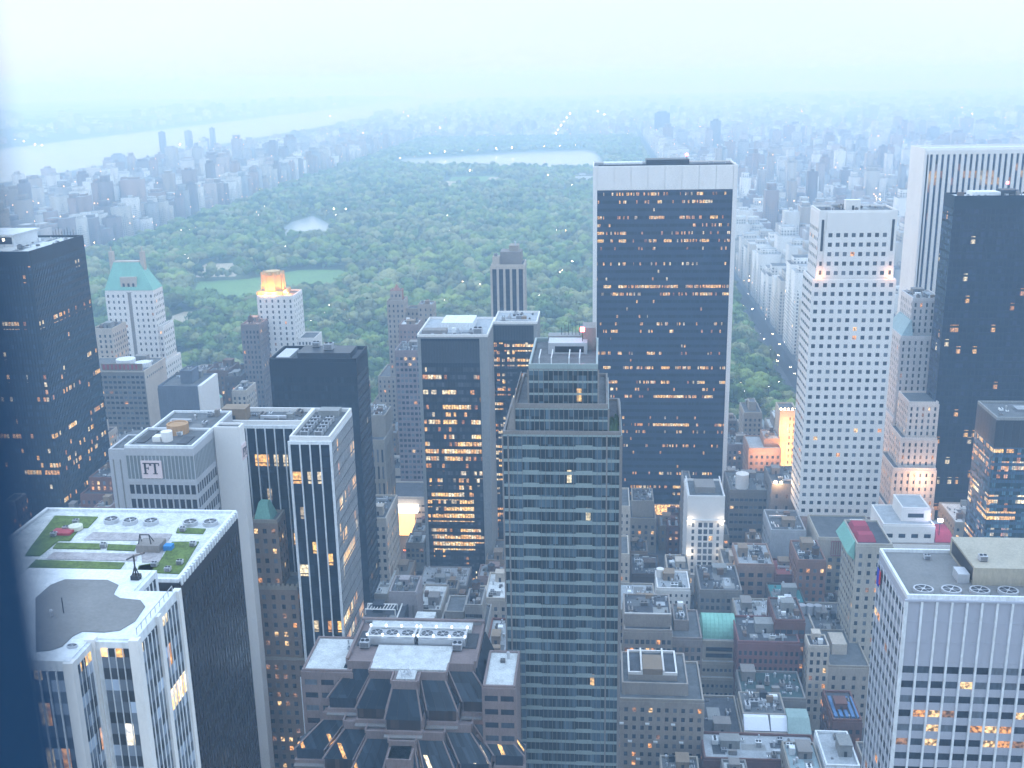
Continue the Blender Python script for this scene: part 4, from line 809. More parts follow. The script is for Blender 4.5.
for xx in (.25, .75): lamp('street_flood', (b.x0+(b.x1-b.x0)*xx-b.o[0], b.y0-9-b.o[1], b.h-6), (1, .60, .36), 6000, b.root, 1)
b.finish()
a = (111.4, 121.8, 650.0, 55.5)
b = Bld('slender stone tower with a brilliantly golden floodlit face and lamps on its crown', 'stone tower', a[0], a[1], 650, 668, LIME2, ROOFG)
b.tier(a[0], a[1], 650, 668, 0, a[3], {'S': dict(n=2, dz=4, ww=.9, wh=2.2, pd=.3, sd=.12, ua=a[1]*0+(a[1]-a[0])*.5, ub=.6, litp=.6)}, par=1)
for i in range(5): b.part('crown_lamp', emis('crown_lamp_glow', (1, .72, .4), 22)).cyl(a[0]+.6+i*(a[1]-a[0]-1.2)/4, 650.4, a[3]+1.2, a[3]+2.2, .45, n=8)
for zz in (3, 14, 28, 42): lamp('flood_light', (-1, -17, zz+4), (1, .52, .16), 9000, b.root, .6)
b.finish()
b = simple('broad brown stone office block with white roof tank, before the pink house', 'office block', (71.2, 94.4, 560.0, 37.4), 30, mat('umber_stone', (.20, .175, .155)), dict(n=9, dz=4.4, ww=2.0, wh=1.6, litp=.03), seed=46, dens=1.5)
p = (77.8, 566.0, 38.5); q_ = b.part('storage_tank', WHT); q_.cyl(p[0]+.5, 566, b.h, b.h+8.5, 3.6, n=18); q_.cyl(p[0]+.5, 566, b.h+8.5, b.h+9.6, 3.7, 1, n=18); b.finish()
simple('old church like stone gable with white dome beyond the brown office block, near the park', 'stone building', (96.2, 108.1, 700.0, 38.3), 24, LIME, tiers=((.35, .75, .3, .7, (95.3, 110.6, 705.0, 43.8)[3], False),), seed=47).finish()
simple('dull mauve stone mass between the framed slab and the pink house', 'stone building', (82.7, 98.1, 670.0, 25.9), 24, mat('dull_mauve', (.22, .19, .20)), dict(litp=.02), seed=48, tank=True).finish()
b = simple('grey stone building with two columns of yellow lit windows, left of the white gridded tower', 'office building', (91.2, 107.4, 545.0, 47.0), 28, GREY, dict(n=3, dz=7, ww=1.2, wh=2.4, litp=.25, za=4), seed=49, dens=.8)
b.part('roof_lamp', emis('crown_lamp_glow', (1, .72, .4), 22)).cyl(b.x0+2, b.y0+1, b.h+1, b.h+2.2, .8, n=8); b.part('roof_lamp', emis('crown_lamp_glow', (1, .72, .4), 22)).cyl(b.x0+5, b.y0+1, b.h+1, b.h+2, .6, n=8); lamp('roof_light', (b.x0+3-b.o[0], -2-15, b.h+2), (1, .65, .35), 2500, b.root); b.finish()
b = simple('light grey block with a blank upper wall over one band of square windows', 'office building', (84.4, 101.3, 500.0, 40.1), 26, mat('cool_grey_render', (.38, .39, .41)), dict(n=4, dz=4.4, ww=1.9, wh=2.2, za=2, zb=17, litp=.05), side=dict(dx=3, zb=4), seed=50, dens=1); b.finish()
simple('small red brick house with a red roof strip, below the light grey block', 'brick house', (82.7, 99.3, 470.0, 30.4), 18, RED, dict(n=6, litp=.15), roofm=mat('red_roof', (.30, .10, .09)), seed=51).finish()
simple('dark brick house with a teal roof deck, in front of the red roofed house', 'brick house', (77.2, 92.2, 445.0, 28.7), 20, DKB, dict(n=5, litp=.1, ww=1.8), roofm=mat('teal_deck', (.05, .20, .20)), seed=52, dens=2).finish()
simple('rust brown brick house crowned with pipes, left of the beige stone base building', 'brick house', (90.5, 103.0, 460.0, 42.9), 22, mat('rust_brick', (.27, .15, .11)), dict(n=4, litp=.1), seed=53, dens=3, tank=True).finish()
simple('dark red brown tenement with amber lit windows above the tan L shaped block', 'tenement', (71.8, 83.9, 405.0, 41.6), 20, RED, dict(n=5, litp=.35, dz=3.8, ww=2.2), seed=54, dens=3).finish()
simple('long silver roofed building with beige pilasters, right of the barrel vault', 'commercial building', (59.7, 76.7, 425.0, 29.6), 22, LIME, dict(n=8, dz=4, ww=1.2, wh=2.8, litp=.1, za=1), roofm=ROOFS, seed=55, dens=4).finish()
simple('wine red brick wall building directly right of the barrel vaulted tower', 'tenement', (56.3, 81.0, 398.0, 35.3), 22, mat('wine_brick', (.20, .09, .085)), dict(n=12, litp=.08, ww=1.1, blind=0), roofm=ROOFB, seed=56, dens=3).finish()
simple('pink stone corner building with paired brown windows, left of the light grey block', 'stone building', (65.5, 82.4, 475.0, 33.3), 24, PINK, dict(n=4, dz=4.2, ww=2.4, wh=2.2, litp=.06), roofm=ROOFS, seed=57, dens=4).finish()
simple('dark courtyard building with teal glass sheds on its roof, behind the barrel vault', 'commercial building', (45.5, 64.4, 450.0, 31.9), 26, GREY, dict(n=8, litp=.05), roofm=ROOFB, seed=58, dens=5).finish()
b = simple('small building with a blazing white light panel on its upper wall', 'commercial building', (60.3, 68.6, 490.0, 26.0), 18, LIME2, dict(n=3, litp=.0), seed=59)
b.part('light_panel', emis('white_panel', (1, .98, .95), 3.2)).box(b.x0+1.2, b.x1-1.2, b.y0-.6, b.y0-.35, b.h-4, b.h-2.4); b.finish()
# diamond window building
a = (26.4, 41.5, 455.0, 29.9)
b = simple('small white block with staggered diamond pattern of square windows', 'office building', a, 18, WHT, dict(n=6, dz=3.4, ww=.9, wh=1.5, litp=.0, za=1.5, zb=1), roofm=ROOFS, seed=60, dens=1)
p = (28.4, 468.0, 31.1); b.part('storage_tank', WHT).cyl(p[0], 468, b.h, b.h+4.5, 1.8, n=14); b.finish()
simple('cream stone building with a jumble of ducts on top, behind the diamond patterned block', 'stone building', (33.1, 44.4, 490.0, 22.2), 18, LIME2, dict(n=4, litp=.05), seed=61, dens=6).finish()
simple('low building cluttered with roof plant against the right side of the centre tower', 'commercial building', (8.9, 24.4, 425.0, 34.1), 26, LIME, dict(n=7, litp=.12), roofm=ROOFS, seed=62, dens=6).finish()
simple('small dark brick building left of the diamond patterned block', 'commercial building', (15.6, 29.1, 480.0, 24.6), 22, DKB, dict(n=4, litp=.05), roofm=ROOFB, seed=63, dens=2).finish()
# barrel vault
a = (42.6, 57.8, 405.0, 27.1)
b = Bld('tan terraced office building topped by a pale green copper barrel vault', 'office building', a[0], a[1], 405, 432, mat('warm_beige', (.38, .33, .27)), ROOFS)
st = dict(n=8, dz=3.7, ww=1.1, wh=1.5, pd=.25, sd=.25, za=1.2, zb=1, litp=.12)
zt = (50.7, 413.0, 30.1)[2]+2.4; k1 = a[3]-6
b.tier(a[0], a[1], 405, 430, 0, k1-7, {'S': st, 'W': st}, par=.8); b.tier(a[0]+.4, a[1]-.4, 407.5, 430, k1-7, k1-1, {'S': dict(st, za=.5, zb=.5)}, par=.8)
b.tier(a[0]+.8, a[1]-.8, 410, 430, k1-1, zt-3, {'S': dict(st, n=1, ww=11, wh=2, za=1, zb=2.5, m=PD[0])}, par=0)
mb = b.part('copper_vault', TEAL); n = 14; r = 7.5; yc = 418.5
prof = [(yc-r*math.cos(math.pi*i/n), zt-3+r*math.sin(math.pi*i/n)) for i in range(n+1)]
for i in range(n):
    (y0, z0), (y1, z1) = prof[i], prof[i+1]; mb.hexa([(a[0]+.8, y0, zt-3.2), (a[1]-.8, y0, zt-3.2), (a[1]-.8, y1, zt-3.2), (a[0]+.8, y1, zt-3.2)], [(a[0]+.8, y0, z0), (a[1]-.8, y0, z0), (a[1]-.8, y1, z1), (a[0]+.8, y1, z1)])
for i in range(9):
    x = a[0]+.8+i*(a[1]-a[0]-1.6)/8
    for j in range(n): (y0, z0), (y1, z1) = prof[j], prof[j+1]; b.part('seam', TEAL).bar((x, y0, z0), (x, y1, z1), .22)
b.part('sign_band', BLUEW).box(a[0]+1, a[1]-1, 404.3, 404.7, 1, 4); b.finish()
# art deco block foreground
a = (5.4, 37.6, 345.0, 40.5)
b = Bld('grey brown art deco apartment block with H shaped white edged roof and warm windows', 'apartment block', a[0], a[1], 345, 372, mat('deco_stone', (.33, .285, .25)), ROOFG)
st = dict(n=11, dz=3.7, ww=1.3, wh=1.8, pd=.25, sd=.2, za=2, zb=1.5, litp=.10, blind=.25)
b.tier(a[0], a[1], 345, 372, 0, a[3], {'S': st, 'W': dict(st, n=9), 'E': dict(st, n=9)}, par=1.2, cap=LIME)
z1 = (9.8, 30.7, 350.0, 44.7); b.tier(z1[0]-1.5, z1[1]+1.5, 349, 371, a[3], z1[3], {'S': dict(st, n=6, wh=2.2)}, par=1)
z2 = (10.6, 28.4, 354.0, 47.2); c = (z2[0]+z2[1])/2
b.tier(z2[0], z2[1], 352, 368, z1[3], z2[3], {}, par=1.1, roofm=ROOFB, cap=WHT); b.part('bulkhead', TAN).box(c-3.6, c+3.6, 351.7, 362, z2[3]+.2, z2[3]+2.6)
for s in (-1, 1): b.part('roof_rib', WHT).box(c+s*4-.3, c+s*4+.3, 352, 368, z2[3]+.2, z2[3]+2)
for i in range(9): b.part('awning', WHT2).box(a[0]+2+i*3.1, a[0]+3.5+i*3.1, 343.9, 344.7, a[3]-9-7.4*(i % 3), a[3]-8.5-7.4*(i % 3))
for s in (z1[0]-1.2, z1[1]-.3): b.part('gable', LIME).cyl(s+.8, 350, a[3], a[3]+3.5, 1.4, .2, n=8)
b.clutter(a[0]+1, z1[0]-2, 350, 370, a[3], 3, bulk=False); b.clutter(z1[1]+2, a[1]-1, 350, 370, a[3], 3, bulk=False); b.finish()
a = (9.7, 28.5, 385.0, 46.5)
b = simple('older tan block with white railed black roof, behind the art deco block', 'apartment block', a, 24, mat('drab_tan', (.29, .25, .22)), dict(n=9, litp=.12), roofm=ROOFB, tiers=((.0, 1, .15, .9, (9.7, 28.7, 389.0, 51.4)[3], False),), seed=64, dens=1.5)
b.part('roof_rail', WHT).bar((b.x0+.3, 388.6, b.h+1.4), (b.x1-.3, 388.6, b.h+1.4), .35); b.part('wall_lamp', emis('warm_wall_lamp', (1, .85, .6), 7)).box(b.x1+.2, b.x1+.9, 384, 384.6, 26, 26.8); b.finish()
simple('brown stone annexe stepping down right of the older tan block', 'apartment block', (29.1, 41.1, 392.0, 39.5), 24, mat('drab_brown', (.24, .20, .18)), dict(n=5, litp=.06), seed=65, dens=2, tiers=((.1, .6, .3, .9, (29.3, 41.3, 396.0, 43.6)[3], True),)).finish()
# white greenhouse-like
a = (53.8, 70.6, 355.0, 22.0)
b = Bld('low building with slanted white translucent screens above a strip of lime green panels', 'studio building', a[0], a[1], 355, 378, LIME, ROOFG)
b.tier(a[0], a[1], 355, 378, 0, a[3], {'S': dict(n=10, dz=3.6, ww=1.2, wh=1.8, litp=.05, zb=6)}, par=.5)
scr = mat('translucent_screen', (.72, .74, .80), var=.03); m = (a[0]+a[1])/2+1.5; z2 = (54.4, 71.4, 361.0, 25.7)[3]
for x0, x1 in ((a[0]+.3, m-.2), (m+.2, a[1]-.3)):
    b.part('screen', scr).hexa([(x0, 356, a[3]+.6), (x1, 356, a[3]+.6), (x1, 362, a[3]+.6), (x0, 362, a[3]+.6)], [(x0+.2, 360.2, z2), (x1-.2, 360.2, z2), (x1-.2, 362, z2), (x0+.2, 362, z2)])
    b.part('lime_panel', mat('lime_panel', (.40, .56, .30), var=.05)).box(x0, x1, 354.3, 354.6, a[3]-4.6, a[3]-.9)
b.tier(a[0]+.3, a[1]-.3, 362.1, 377, a[3], z2-.1, {}, par=.4, roofm=ROOFG); b.clutter(a[0]+.5, a[1]-.5, 363, 376, z2, 3, bulk=False, seed=3)
b.finish()
a = (69.8, 78.5, 352.0, 21.5)
b = Bld('small dark house with three bright yellow lit windows under a patina green sloped roof', 'town house', a[0], a[1], 352, 368, GREY, ROOFS)
b.tier(a[0], a[1], 352, 368, 0, a[3], {'S': dict(n=4, dz=3.6, ww=1.0, wh=1.6, zb=6, litp=0)}, par=0)
for i in range(3): b.part('lit_window', emis('yellow_lit_window', (1, .82, .3), 1.8)).box(a[0]+1.6+i*2.6, a[0]+2.4+i*2.6, 351.8, 351.95, a[3]-4.2, a[3]-2)
z2 = (70.9, 79.7, 360.0, 26.8)[3]
b.part('sloped_roof', mat('grey_patina', (.27, .36, .34))).hexa([(a[0], 352.6, a[3]+.1), (a[1], 352.6, a[3]+.1), (a[1], 366, a[3]+.1), (a[0], 366, a[3]+.1)], [(a[0]+.4, 359, z2), (a[1]-.4, 359, z2), (a[1]-.4, 365, z2), (a[0]+.4, 365, z2)]); b.finish()
# tan L-shaped
a = (92.5, 108.6, 395.0, 27.0)
b = Bld('tan L shaped stone block with long side wing and silver roof tanks', 'apartment block', a[0]-6, a[1], 395, 450, mat('tan_render', (.36, .315, .27)), ROOFG)
st = dict(n=4, dz=3.8, ww=1.3, wh=1.9, litp=.06, blind=.1)
b.tier(a[0], a[1], 395, 425, 0, a[3], {'S': st, 'W': dict(st, n=7)}, par=1.0, cap=LIME)
k = (94.9, 113.6, 452.0, 19.0); b.tier(a[0]-7, a[0]-.1, 412, 452, 0, a[3], {'W': dict(st, n=9, blind=0), 'S': dict(st, n=2)}, par=1.2, cap=LIME2); b.tier(a[0], a[1], 425.1, 452, 0, a[3]-1, {}, par=1)
b.part('bulkhead', LIME2).box(a[0]+3, a[0]+9, 405, 415, a[3], a[3]+5)
for i in range(3): b.part('storage_tank', ALU).cyl(a[0]+i*3.4-3, 440, a[3], a[3]+4.5, 1.7, n=14)
b.clutter(a[0]+1, a[1]-1, 426, 450, a[3]-1, 1, seed=8); b.finish()
b = simple('low red brick building with blue panelled skylights on its roof', 'commercial building', (87.6, 98.2, 362.0, 23.6), 20, RED, dict(n=4, litp=.1), roofm=ROOFB, seed=66, dens=.2)
for i in range(5): b.part('skylight', mat('blue_panel', (.10, .20, .38), rough=.3)).box(b.x0+1+i*2.1, b.x0+2.2+i*2.1, b.y0+2, b.y0+16, b.h+.2, b.h+1.0)
b.finish()
simple('white rimmed flat roofed pavilion cut by the lower frame edge, against the white ribbed tower', 'pavilion', (76.2, 87.4, 320.0, 33.1), 20, WHT2, dict(n=4), roofm=ROOFS, seed=67, dens=.3).finish()
simple('low block with pale teal roof hatches cut by the lower frame edge', 'pavilion', (64.1, 75.3, 318.0, 30.9), 18, LIME, dict(n=4), roofm=mat('pale_teal_roof', (.30, .38, .40)), seed=68, dens=1).finish()
simple('long low red brown brick row at the lower frame edge, under the lime green panels', 'brick row', (37.2, 77.4, 334.0, 24.6), 16, RED, dict(n=20, litp=.03), roofm=ROOFS, seed=69, dens=1).finish()
simple('black roofed low block with a pale bulkhead, right of the art deco block', 'commercial building', (38.9, 53.5, 352.0, 20.0), 30, LIME, dict(n=9, litp=.02), roofm=ROOFB, seed=70, dens=.6).finish()
simple('dark green roofed yard building between the wine red wall and the lime panels', 'commercial building', (55.6, 80.1, 376.0, 23.3), 20, GREY, dict(n=10, litp=.02), roofm=mat('green_tar', (.05, .085, .085)), seed=71, dens=5).finish()
# white terrace building with red roofs and spot
a = (126.5, 148.6, 455.0, 58.7)
b = Bld('bright white rooftop villa block with crimson roofs on each side and a purple white floodlight', 'terrace building', a[0], a[1]+8, 455, 482, WHT, ROOFS)
z = a[3]
b.tier(a[0]-3, a[1]+10, 455, 482, 0, z-4, {'S': dict(dx=3.5, dz=4, ww=1.6, wh=2)}, par=.6, wall=LIME)
b.tier(a[0], a[1], 457, 480, z-4, z+4, {'S': dict(n=4, dz=4, ww=3.0, wh=2.0, za=1.5, zb=3, m=PD[0])}, par=.8); b.tier(a[0]+9, a[1]-1, 462, 478, z+4, z+10, {'S': dict(n=1, ww=7, dz=3, wh=2, za=1.5, zb=1.5, m=PD[0])}, par=.8)
for x in (a[0]-3.2, a[0]-7): b.part('crimson_roof', mat('crimson', (.34, .05, .08))).hexa([(x, 456, z-3.4), (x+3, 456, z-3.4), (x+3, 470, z-3.4), (x, 470, z-3.4)], [(x+.8, 458, z), (x+2.2, 458, z), (x+2.2, 468, z), (x+.8, 468, z)])
b.part('wall').box(a[0]-9, a[0]-3.1, 455, 482, 0, z-3.6)
b.part('crimson_roof', mat('crimson', (.34, .05, .08))).hexa([(a[1]+.6, 456, z-3.3), (a[1]+9.4, 456, z-3.3), (a[1]+9.4, 470, z-3.3), (a[1]+.6, 470, z-3.3)], [(a[1]+2, 460, z+.5), (a[1]+8, 460, z+.5), (a[1]+8, 468, z+.5), (a[1]+2, 468, z+.5)])
p = (151.4, 459.0, 64.9); b.part('flood_lamp', emis('violet_flood', (.72, .70, 1), 30)).box(p[0]-.9, p[0]+.9, 458, 459, p[2]-.6, p[2]+.6); b.part('lamp_mast', DK2).cyl(p[0], 458.6, z-4, p[2]-.6, .2, n=6); lamp('flood_light', (p[0]-b.o[0], 456-b.o[1], p[2]), (.62, .6, 1), 1300, b.root, .6); b.finish()
# slim building with teal mansard edge
a = (104.9, 114.1, 415.0, 71.5)
b = Bld('tall narrow stone building with a slanting pale green copper roof edge', 'stone building', a[0], a[1]+5, 415, 440, mat('buff_stone', (.42, .38, .32)), ROOFB)
b.tier(a[0], a[1]+5, 415, 440, 0, a[3], {'S': dict(n=4, dz=3.8, ww=1.4, wh=2, litp=.12), 'W': dict(dx=3.2, dz=3.8, ww=1.6, wh=2, litp=.05)}, par=1)
b.part('copper_roof', TEAL).hexa([(a[0]-3.4, 416, a[3]-4), (a[0]-.31, 416, a[3]-7), (a[0]-.31, 439, a[3]-7), (a[0]-3.4, 439, a[3]-4)], [(a[0]-.6, 417, a[3]+1), (a[0]-.31, 417, a[3]+1), (a[0]-.31, 438, a[3]+1), (a[0]-.6, 438, a[3]+1)])
for q0, q1 in ((418, 425), (427, 436)): b.part('crimson_awning', mat('crimson', (.34, .05, .08))).hexa([(a[0]+.7, q0, a[3]+.3), (a[0]+8.5, q0, a[3]+.3), (a[0]+8.5, q1, a[3]+.3), (a[0]+.7, q1, a[3]+.3)], [(a[0]+1.6, q0+1.5, a[3]+3), (a[0]+7.5, q0+1.5, a[3]+3), (a[0]+7.5, q1-1.5, a[3]+3), (a[0]+1.6, q1-1.5, a[3]+3)])
b.finish()
# stone setbacks lit (two)
a = (155.6, 181.0, 560.0, 28.1)
b = Bld('pale limestone setback tower washed in warm light, rising in steps before the dark bronze tower', 'stone tower', a[0], a[1], 560, 590, mat('warm_limestone', (.66, .58, .53)), ROOFG)
st = dict(dx=3.2, dz=3.8, ww=1.1, wh=2, pd=.4, sd=.12, litp=.22, za=1, zb=1)
zs = [a[3], (158.4, 177.9, 563.0, 50.1)[3], (162.1, 177.3, 566.0, 66.3)[3], (165.5, 176.5, 569.0, 85.7)[3]]
xs = [a[0], (158.4, 177.9, 563.0, 50.1)[0], (162.1, 177.3, 566.0, 66.3)[0], (165.5, 176.5, 569.0, 85.7)[0]]
z0 = 0
for i in range(4): b.tier(xs[i], a[1], 560+i*3, 590, z0, zs[i], {'S': st, 'W': st}, par=1.2); z0 = zs[i]
b.part('lit_bay', emis('gold_bay', (1, .72, .35), .8)).box(xs[0]+4, xs[0]+7.5, 559.45, 559.55, zs[0]-20, zs[0]-14); b.part('lit_bay', emis('gold_bay', (1, .72, .35), .8)).box(xs[0]+4, xs[0]+7.5, 559.45, 559.55, zs[0]-9, zs[0]-4)
lamp('flood_light', (-8, -22, zs[0]-16), (1, .62, .3), 8000, b.root, 1); lamp('flood_light', (4, -20, zs[1]-4), (1, .6, .35), 6000, b.root, 1); b.finish()
a = (167.1, 187.2, 600.0, 114.8)
b = Bld('taller stepped limestone tower with narrow window slots between the gridded and the marble towers', 'stone tower', a[0], a[1]+6, 600, 632, mat('cool_limestone', (.60, .57, .56)), ROOFG)
z1 = (173.6, 186.1, 606.0, 135.1); zz = (165.9, 189.6, 598.0, 67.4)
st = dict(dx=3.4, dz=3.8, ww=1.1, wh=2.2, pd=.4, sd=.12, litp=.05, za=1, zb=1)
b.tier(zz[0], a[1]+6, 598, 634, 0, zz[3], {'S': st, 'W': st}); b.tier(a[0], a[1]+6, 600, 632, zz[3], a[3], {'S': st, 'W': st}); b.tier(z1[0], a[1]+2, 606, 630, a[3], z1[3], {'S': st, 'W': st}, roofm=ROOFS)
b.part('copper_roof', mat('verdigris_slate', (.30, .40, .42))).hexa([(a[0]+.5, 600.6, a[3]+1.2), (z1[0]-.1, 600.6, a[3]+1.2), (z1[0]-.1, 630, a[3]+1.2), (a[0]+.5, 630, a[3]+1.2)], [(z1[0]-1, 604, a[3]+9), (z1[0]-.1, 604, a[3]+9), (z1[0]-.1, 628, a[3]+9), (z1[0]-1, 628, a[3]+9)]); b.clutter(z1[0], a[1], 606, 630, z1[3], 2); b.finish()

HAZE_D = .00036; HAZE_C = (.50, .75, 1.0); SKY_LOW = (6.75, 7.8, 8.15); SKY_HIGH = (10.4, 15.0, 22.0); SUN_E = .7; EXPO = 0.44
# ------------------------------------------------------------------ infill, park, far city
def overl(x0, x1, y0, y1, m=1.5): return any(x0 < q[1]+m and x1 > q[0]-m and y0 < q[3]+m and y1 > q[2]-m for q in FOOT)
def blocked(P, boxes):
    dx, dy, dz = P[0], P[1], P[2]-CAMH
    for (a0, a1, b0, b1, h) in boxes:
        t0, t1 = 0., .985
        for o, d, lo, hi in ((0, dx, a0, a1), (0, dy, b0, b1), (CAMH, dz, -1, h)):
            if abs(d) < 1e-6:
                if o < lo or o > hi: t0 = 2; break
                continue
            p, q = (lo-o)/d, (hi-o)/d
            if p > q: p, q = q, p
            t0 = max(t0, p); t1 = min(t1, q)
        if t0 < t1: return True
    return False
HERO = list(FOOT)
def visible(x0, x1, y0, y1, h):
    n = 0
    for X in (x0, (x0+x1)/2, x1):
        for Y in (y0, y1):
            for Z in (h, h*.5, 2):
                P = px((X, Y, Z))
                if P and -15 < P[0] < 1039 and -15 < P[1] < 790 and not blocked((X, Y-.3, Z), HERO): return True
    return False
ST = lambda n: 40+80.4*(n-50)
AVE = [(-1310, -1280), (-1060, -1032), (-820, -792), (-379, -349), (-136, -108), (161, 180), (304, 324), (437, 467), (570, 594), (735, 765), (930, 960), (1120, 1150)]
rg = random.Random(11); NIN = 0
walls = [(LIME, 'pale stone'), (TAN, 'tan brick'), (BRN, 'brown brick'), (RED, 'red brick'), (GREY, 'grey stone'), (LIME2, 'cream stone'), (DKB, 'dark brick'), (mat('mauve_brick', (.28, .20, .18)), 'mauve brick')]
roofs = [(ROOFG, 'grey roof'), (ROOFB, 'black roof'), (ROOFS, 'silver roof'), (ROOFW, 'white roof')]
marks = [(-107, 505, 'the slim pink slab'), (-10, 300, 'the striped tower'), (-85, 315, 'the white rimmed tower'), (35, 618, 'the framed slab'), (55, 520, 'the floodlit tower'), (50, 415, 'the barrel vault'), (22, 350, 'the art deco block'), (34, 460, 'the diamond block'), (118, 520, 'the white gridded tower'), (90, 225, 'the ribbed corner tower'), (100, 640, 'the pink house'), (180, 560, 'the dark bronze tower'), (-225, 720, 'the gold crown'), (-337, 740, 'the copper roofed tower'), (-63, 720, 'the slim park tower'), (-127, 600, 'the lit marquee'), (-75, 507, 'the bronze lit tower'), (-50, 290, 'the slanted glass block'), (64, 360, 'the lime green panels')]
used_labels = {}
for n, row, PASS in [(n, row, p) for p in (0, 1, 2) for n in range(51, 60) for row in range(2)]:
    if 1:
        ya = ST(n-1)+9+row*32; yb = ya+30
        for k in range(len(AVE)-1):
            x = AVE[k][1]+3; xe = AVE[k+1][0]-3
            if xe < -700 or x > 800: continue
            while x < xe-8:
                w = min(rg.uniform(*((11, 30), (8, 14), (6, 9))[PASS]), xe-x); x1 = x+w-.4; h = rg.choice([16, 18, 21, 24, 27, 32, 38, 44]) if -150 < x < 160 else rg.uniform(24, 62); d = rg.uniform(*((20, 29), (12, 17), (8, 12))[PASS]); y0 = rg.choice([ya, yb-d]); y1 = y0+d
                if ya < 330 and -180 < x < 150: h = min(h, 26)
                if n >= 58: h = rg.uniform(22, 52)
                if n >= 56 and -110 < x < 160: h = rg.uniform(12, 23)
                if x > 175 and ya > 300: h = rg.uniform(30, 75)
                col = rg.choice(walls); rf = rg.choice(roofs); tk = rg.random() < .35
                xx = x; x += w
                fx0, fx1, fy0, fy1 = xx, x1, y0, y1
                if overl(fx0, fx1, fy0, fy1, .4): 
                    continue
                if not visible(fx0, fx1, fy0, fy1, h): continue
                # never rise in front of a landmark's visible lower part more than the photo shows
                mk = min(marks, key=lambda q: (q[0]-(fx0+fx1)/2)**2+(q[1]-(fy0+fy1)/2)**2)
                side = 'left of' if (fx0+fx1)/2 < mk[0]-8 else ('right of' if (fx0+fx1)/2 > mk[0]+8 else ('behind' if fy0 > mk[1] else 'before'))
                lb = '%s%s block, %s%s %s %s' % ('low ' if h < 22 else ('tall ' if h > 45 else ''), col[1], rf[1], ' with tank,' if tk else ',', side, mk[2])
                for ad in ('', 'narrow ' if w < 11 else 'broad '):
                    if ad+lb not in used_labels: lb = ad+lb; break
                used_labels[lb] = 1
                rr = random.Random(NIN)
                b = Bld(lb, 'city building', fx0, fx1, fy0, fy1, col[0], rf[0], group='low and mid rise buildings filling the blocks', minpx=7, maxn=26)
                st = dict(dx=rr.uniform(2.6, 3.8), dz=rr.uniform(3.3, 3.9), ww=rr.uniform(1.1, 1.7), wh=rr.uniform(1.5, 2.1), pd=.22, sd=.2, litp=rr.choice([.08, .18, .35]), blind=.25, za=4.5, zb=1.5)
                b.tier(fx0, fx1, fy0, fy1, 0, h, {'S': st, ('E' if fx1 < 0 else 'W'): dict(st)}, par=rr.uniform(.7, 1.3), cap=rr.choice([None, LIME, None]))
                if rr.random() < .35 and w > 12 and d > 20: b.tier(fx0+3, fx1-3, fy0+5, fy1-4, h, h+rr.uniform(3.5, 8), {'S': dict(st, za=.8, zb=.8)}, par=.8); b.clutter(fx0+3.5, fx1-3.5, fy0+5, fy1-4, b.h, 1.5, tk, False, NIN)
                else: b.clutter(fx0+.5, fx1-.5, fy0+.5, fy1-.5, h, rr.uniform(1, 4), tk, True, NIN)
                b.finish(); NIN += 1
print('infill', NIN)

# ground, streets
def sheet(name, pts, z, m, kind='structure', th=None):
    mb = MB(); k = [(x, y, z) for x, y in pts]; mb.v = k; mb.f = [tuple(range(len(k)))]; mb.m = [0]
    o = mb.build(name, [m]); me = o.data
    if me.polygons[0].normal.z < 0: me.flip_normals()
    o['kind'] = kind; return o
sheet('ground', [(-16000, -400), (16000, -400), (16000, 17000), (-16000, 17000)], 0, mat('city_ground', (.10, .10, .105), var=.3, scale=.004, scale2=.03))
WATER = mat('river_water', (.42, .46, .48), rough=.25, var=.04, scale=.002, spec=.5)
POND = mat('pond_water', (.46, .50, .52), rough=.2, var=.05, scale=.02, spec=.5)
sheet('river', [(-2650, -390), (-1690, -390), (-1690, 16900), (-2650, 16900)], .4, WATER)
for i, (x0, x1) in enumerate(AVE): sheet('avenue', [(x0+3, 60), (x1-3, 60), (x1-3, 4860 if not -790 < x0 < 100 else 760), (x0+3, 4860 if not -790 < x0 < 100 else 760)], .25, ASPH)
mb = MB(); wp = mat('road_paint', (.7, .7, .66), var=.1)
for n in range(51, 61): sheet('street', [(-1400, ST(n)-6), (1200, ST(n)-6), (1200, ST(n)+6), (-1400, ST(n)+6)], .30, ASPH)
for n in range(51, 60):
    for x0, x1 in AVE:
        if -400 < x0 < 400:
            for s in range(9): mb.box(x0+4+s*2.3, x0+5+s*2.3, ST(n)-9.5, ST(n)-7, .31, .33); mb.box(x0+4+s*2.3, x0+5+s*2.3, ST(n)+7, ST(n)+9.5, .31, .33)
o = mb.build('road_marking', [wp]); o['kind'] = 'structure'
# park
GR = bpy.data.materials.new('park_ground'); n_, l_, b_ = nodes(GR); g = n_.new('ShaderNodeNewGeometry'); t = n_.new('ShaderNodeTexNoise'); t.inputs['Scale'].default_value = .012; t.inputs['Detail'].default_value = 6; l_.new(g.outputs[0], t.inputs[0])
cr = n_.new('ShaderNodeValToRGB'); cr.color_ramp.elements[0].color = (.05, .075, .03, 1); cr.color_ramp.elements[1].color = (.12, .17, .06, 1); l_.new(t.outputs[0], cr.inputs[0]); l_.new(cr.outputs[0], b_.inputs[0]); b_.inputs['Roughness'].default_value = .95
PX0, PX1, PY0, PY1 = -790, 158, 775, 4860
sheet('park_ground', [(PX0, PY0), (PX1, PY0), (PX1, PY1), (PX0, PY1)], .2, GR)
lawnm = mat('meadow_grass', (.15, .27, .08), var=.2, scale=.02, scale2=.2); sand = mat('ball_field_sand', (.50, .42, .30), var=.1, scale=.05); PATH = mat('park_path', (.24, .23, .21))
def PXG(x, y):      # table of park outlines is given in metres
    return x, y
HOLES = []
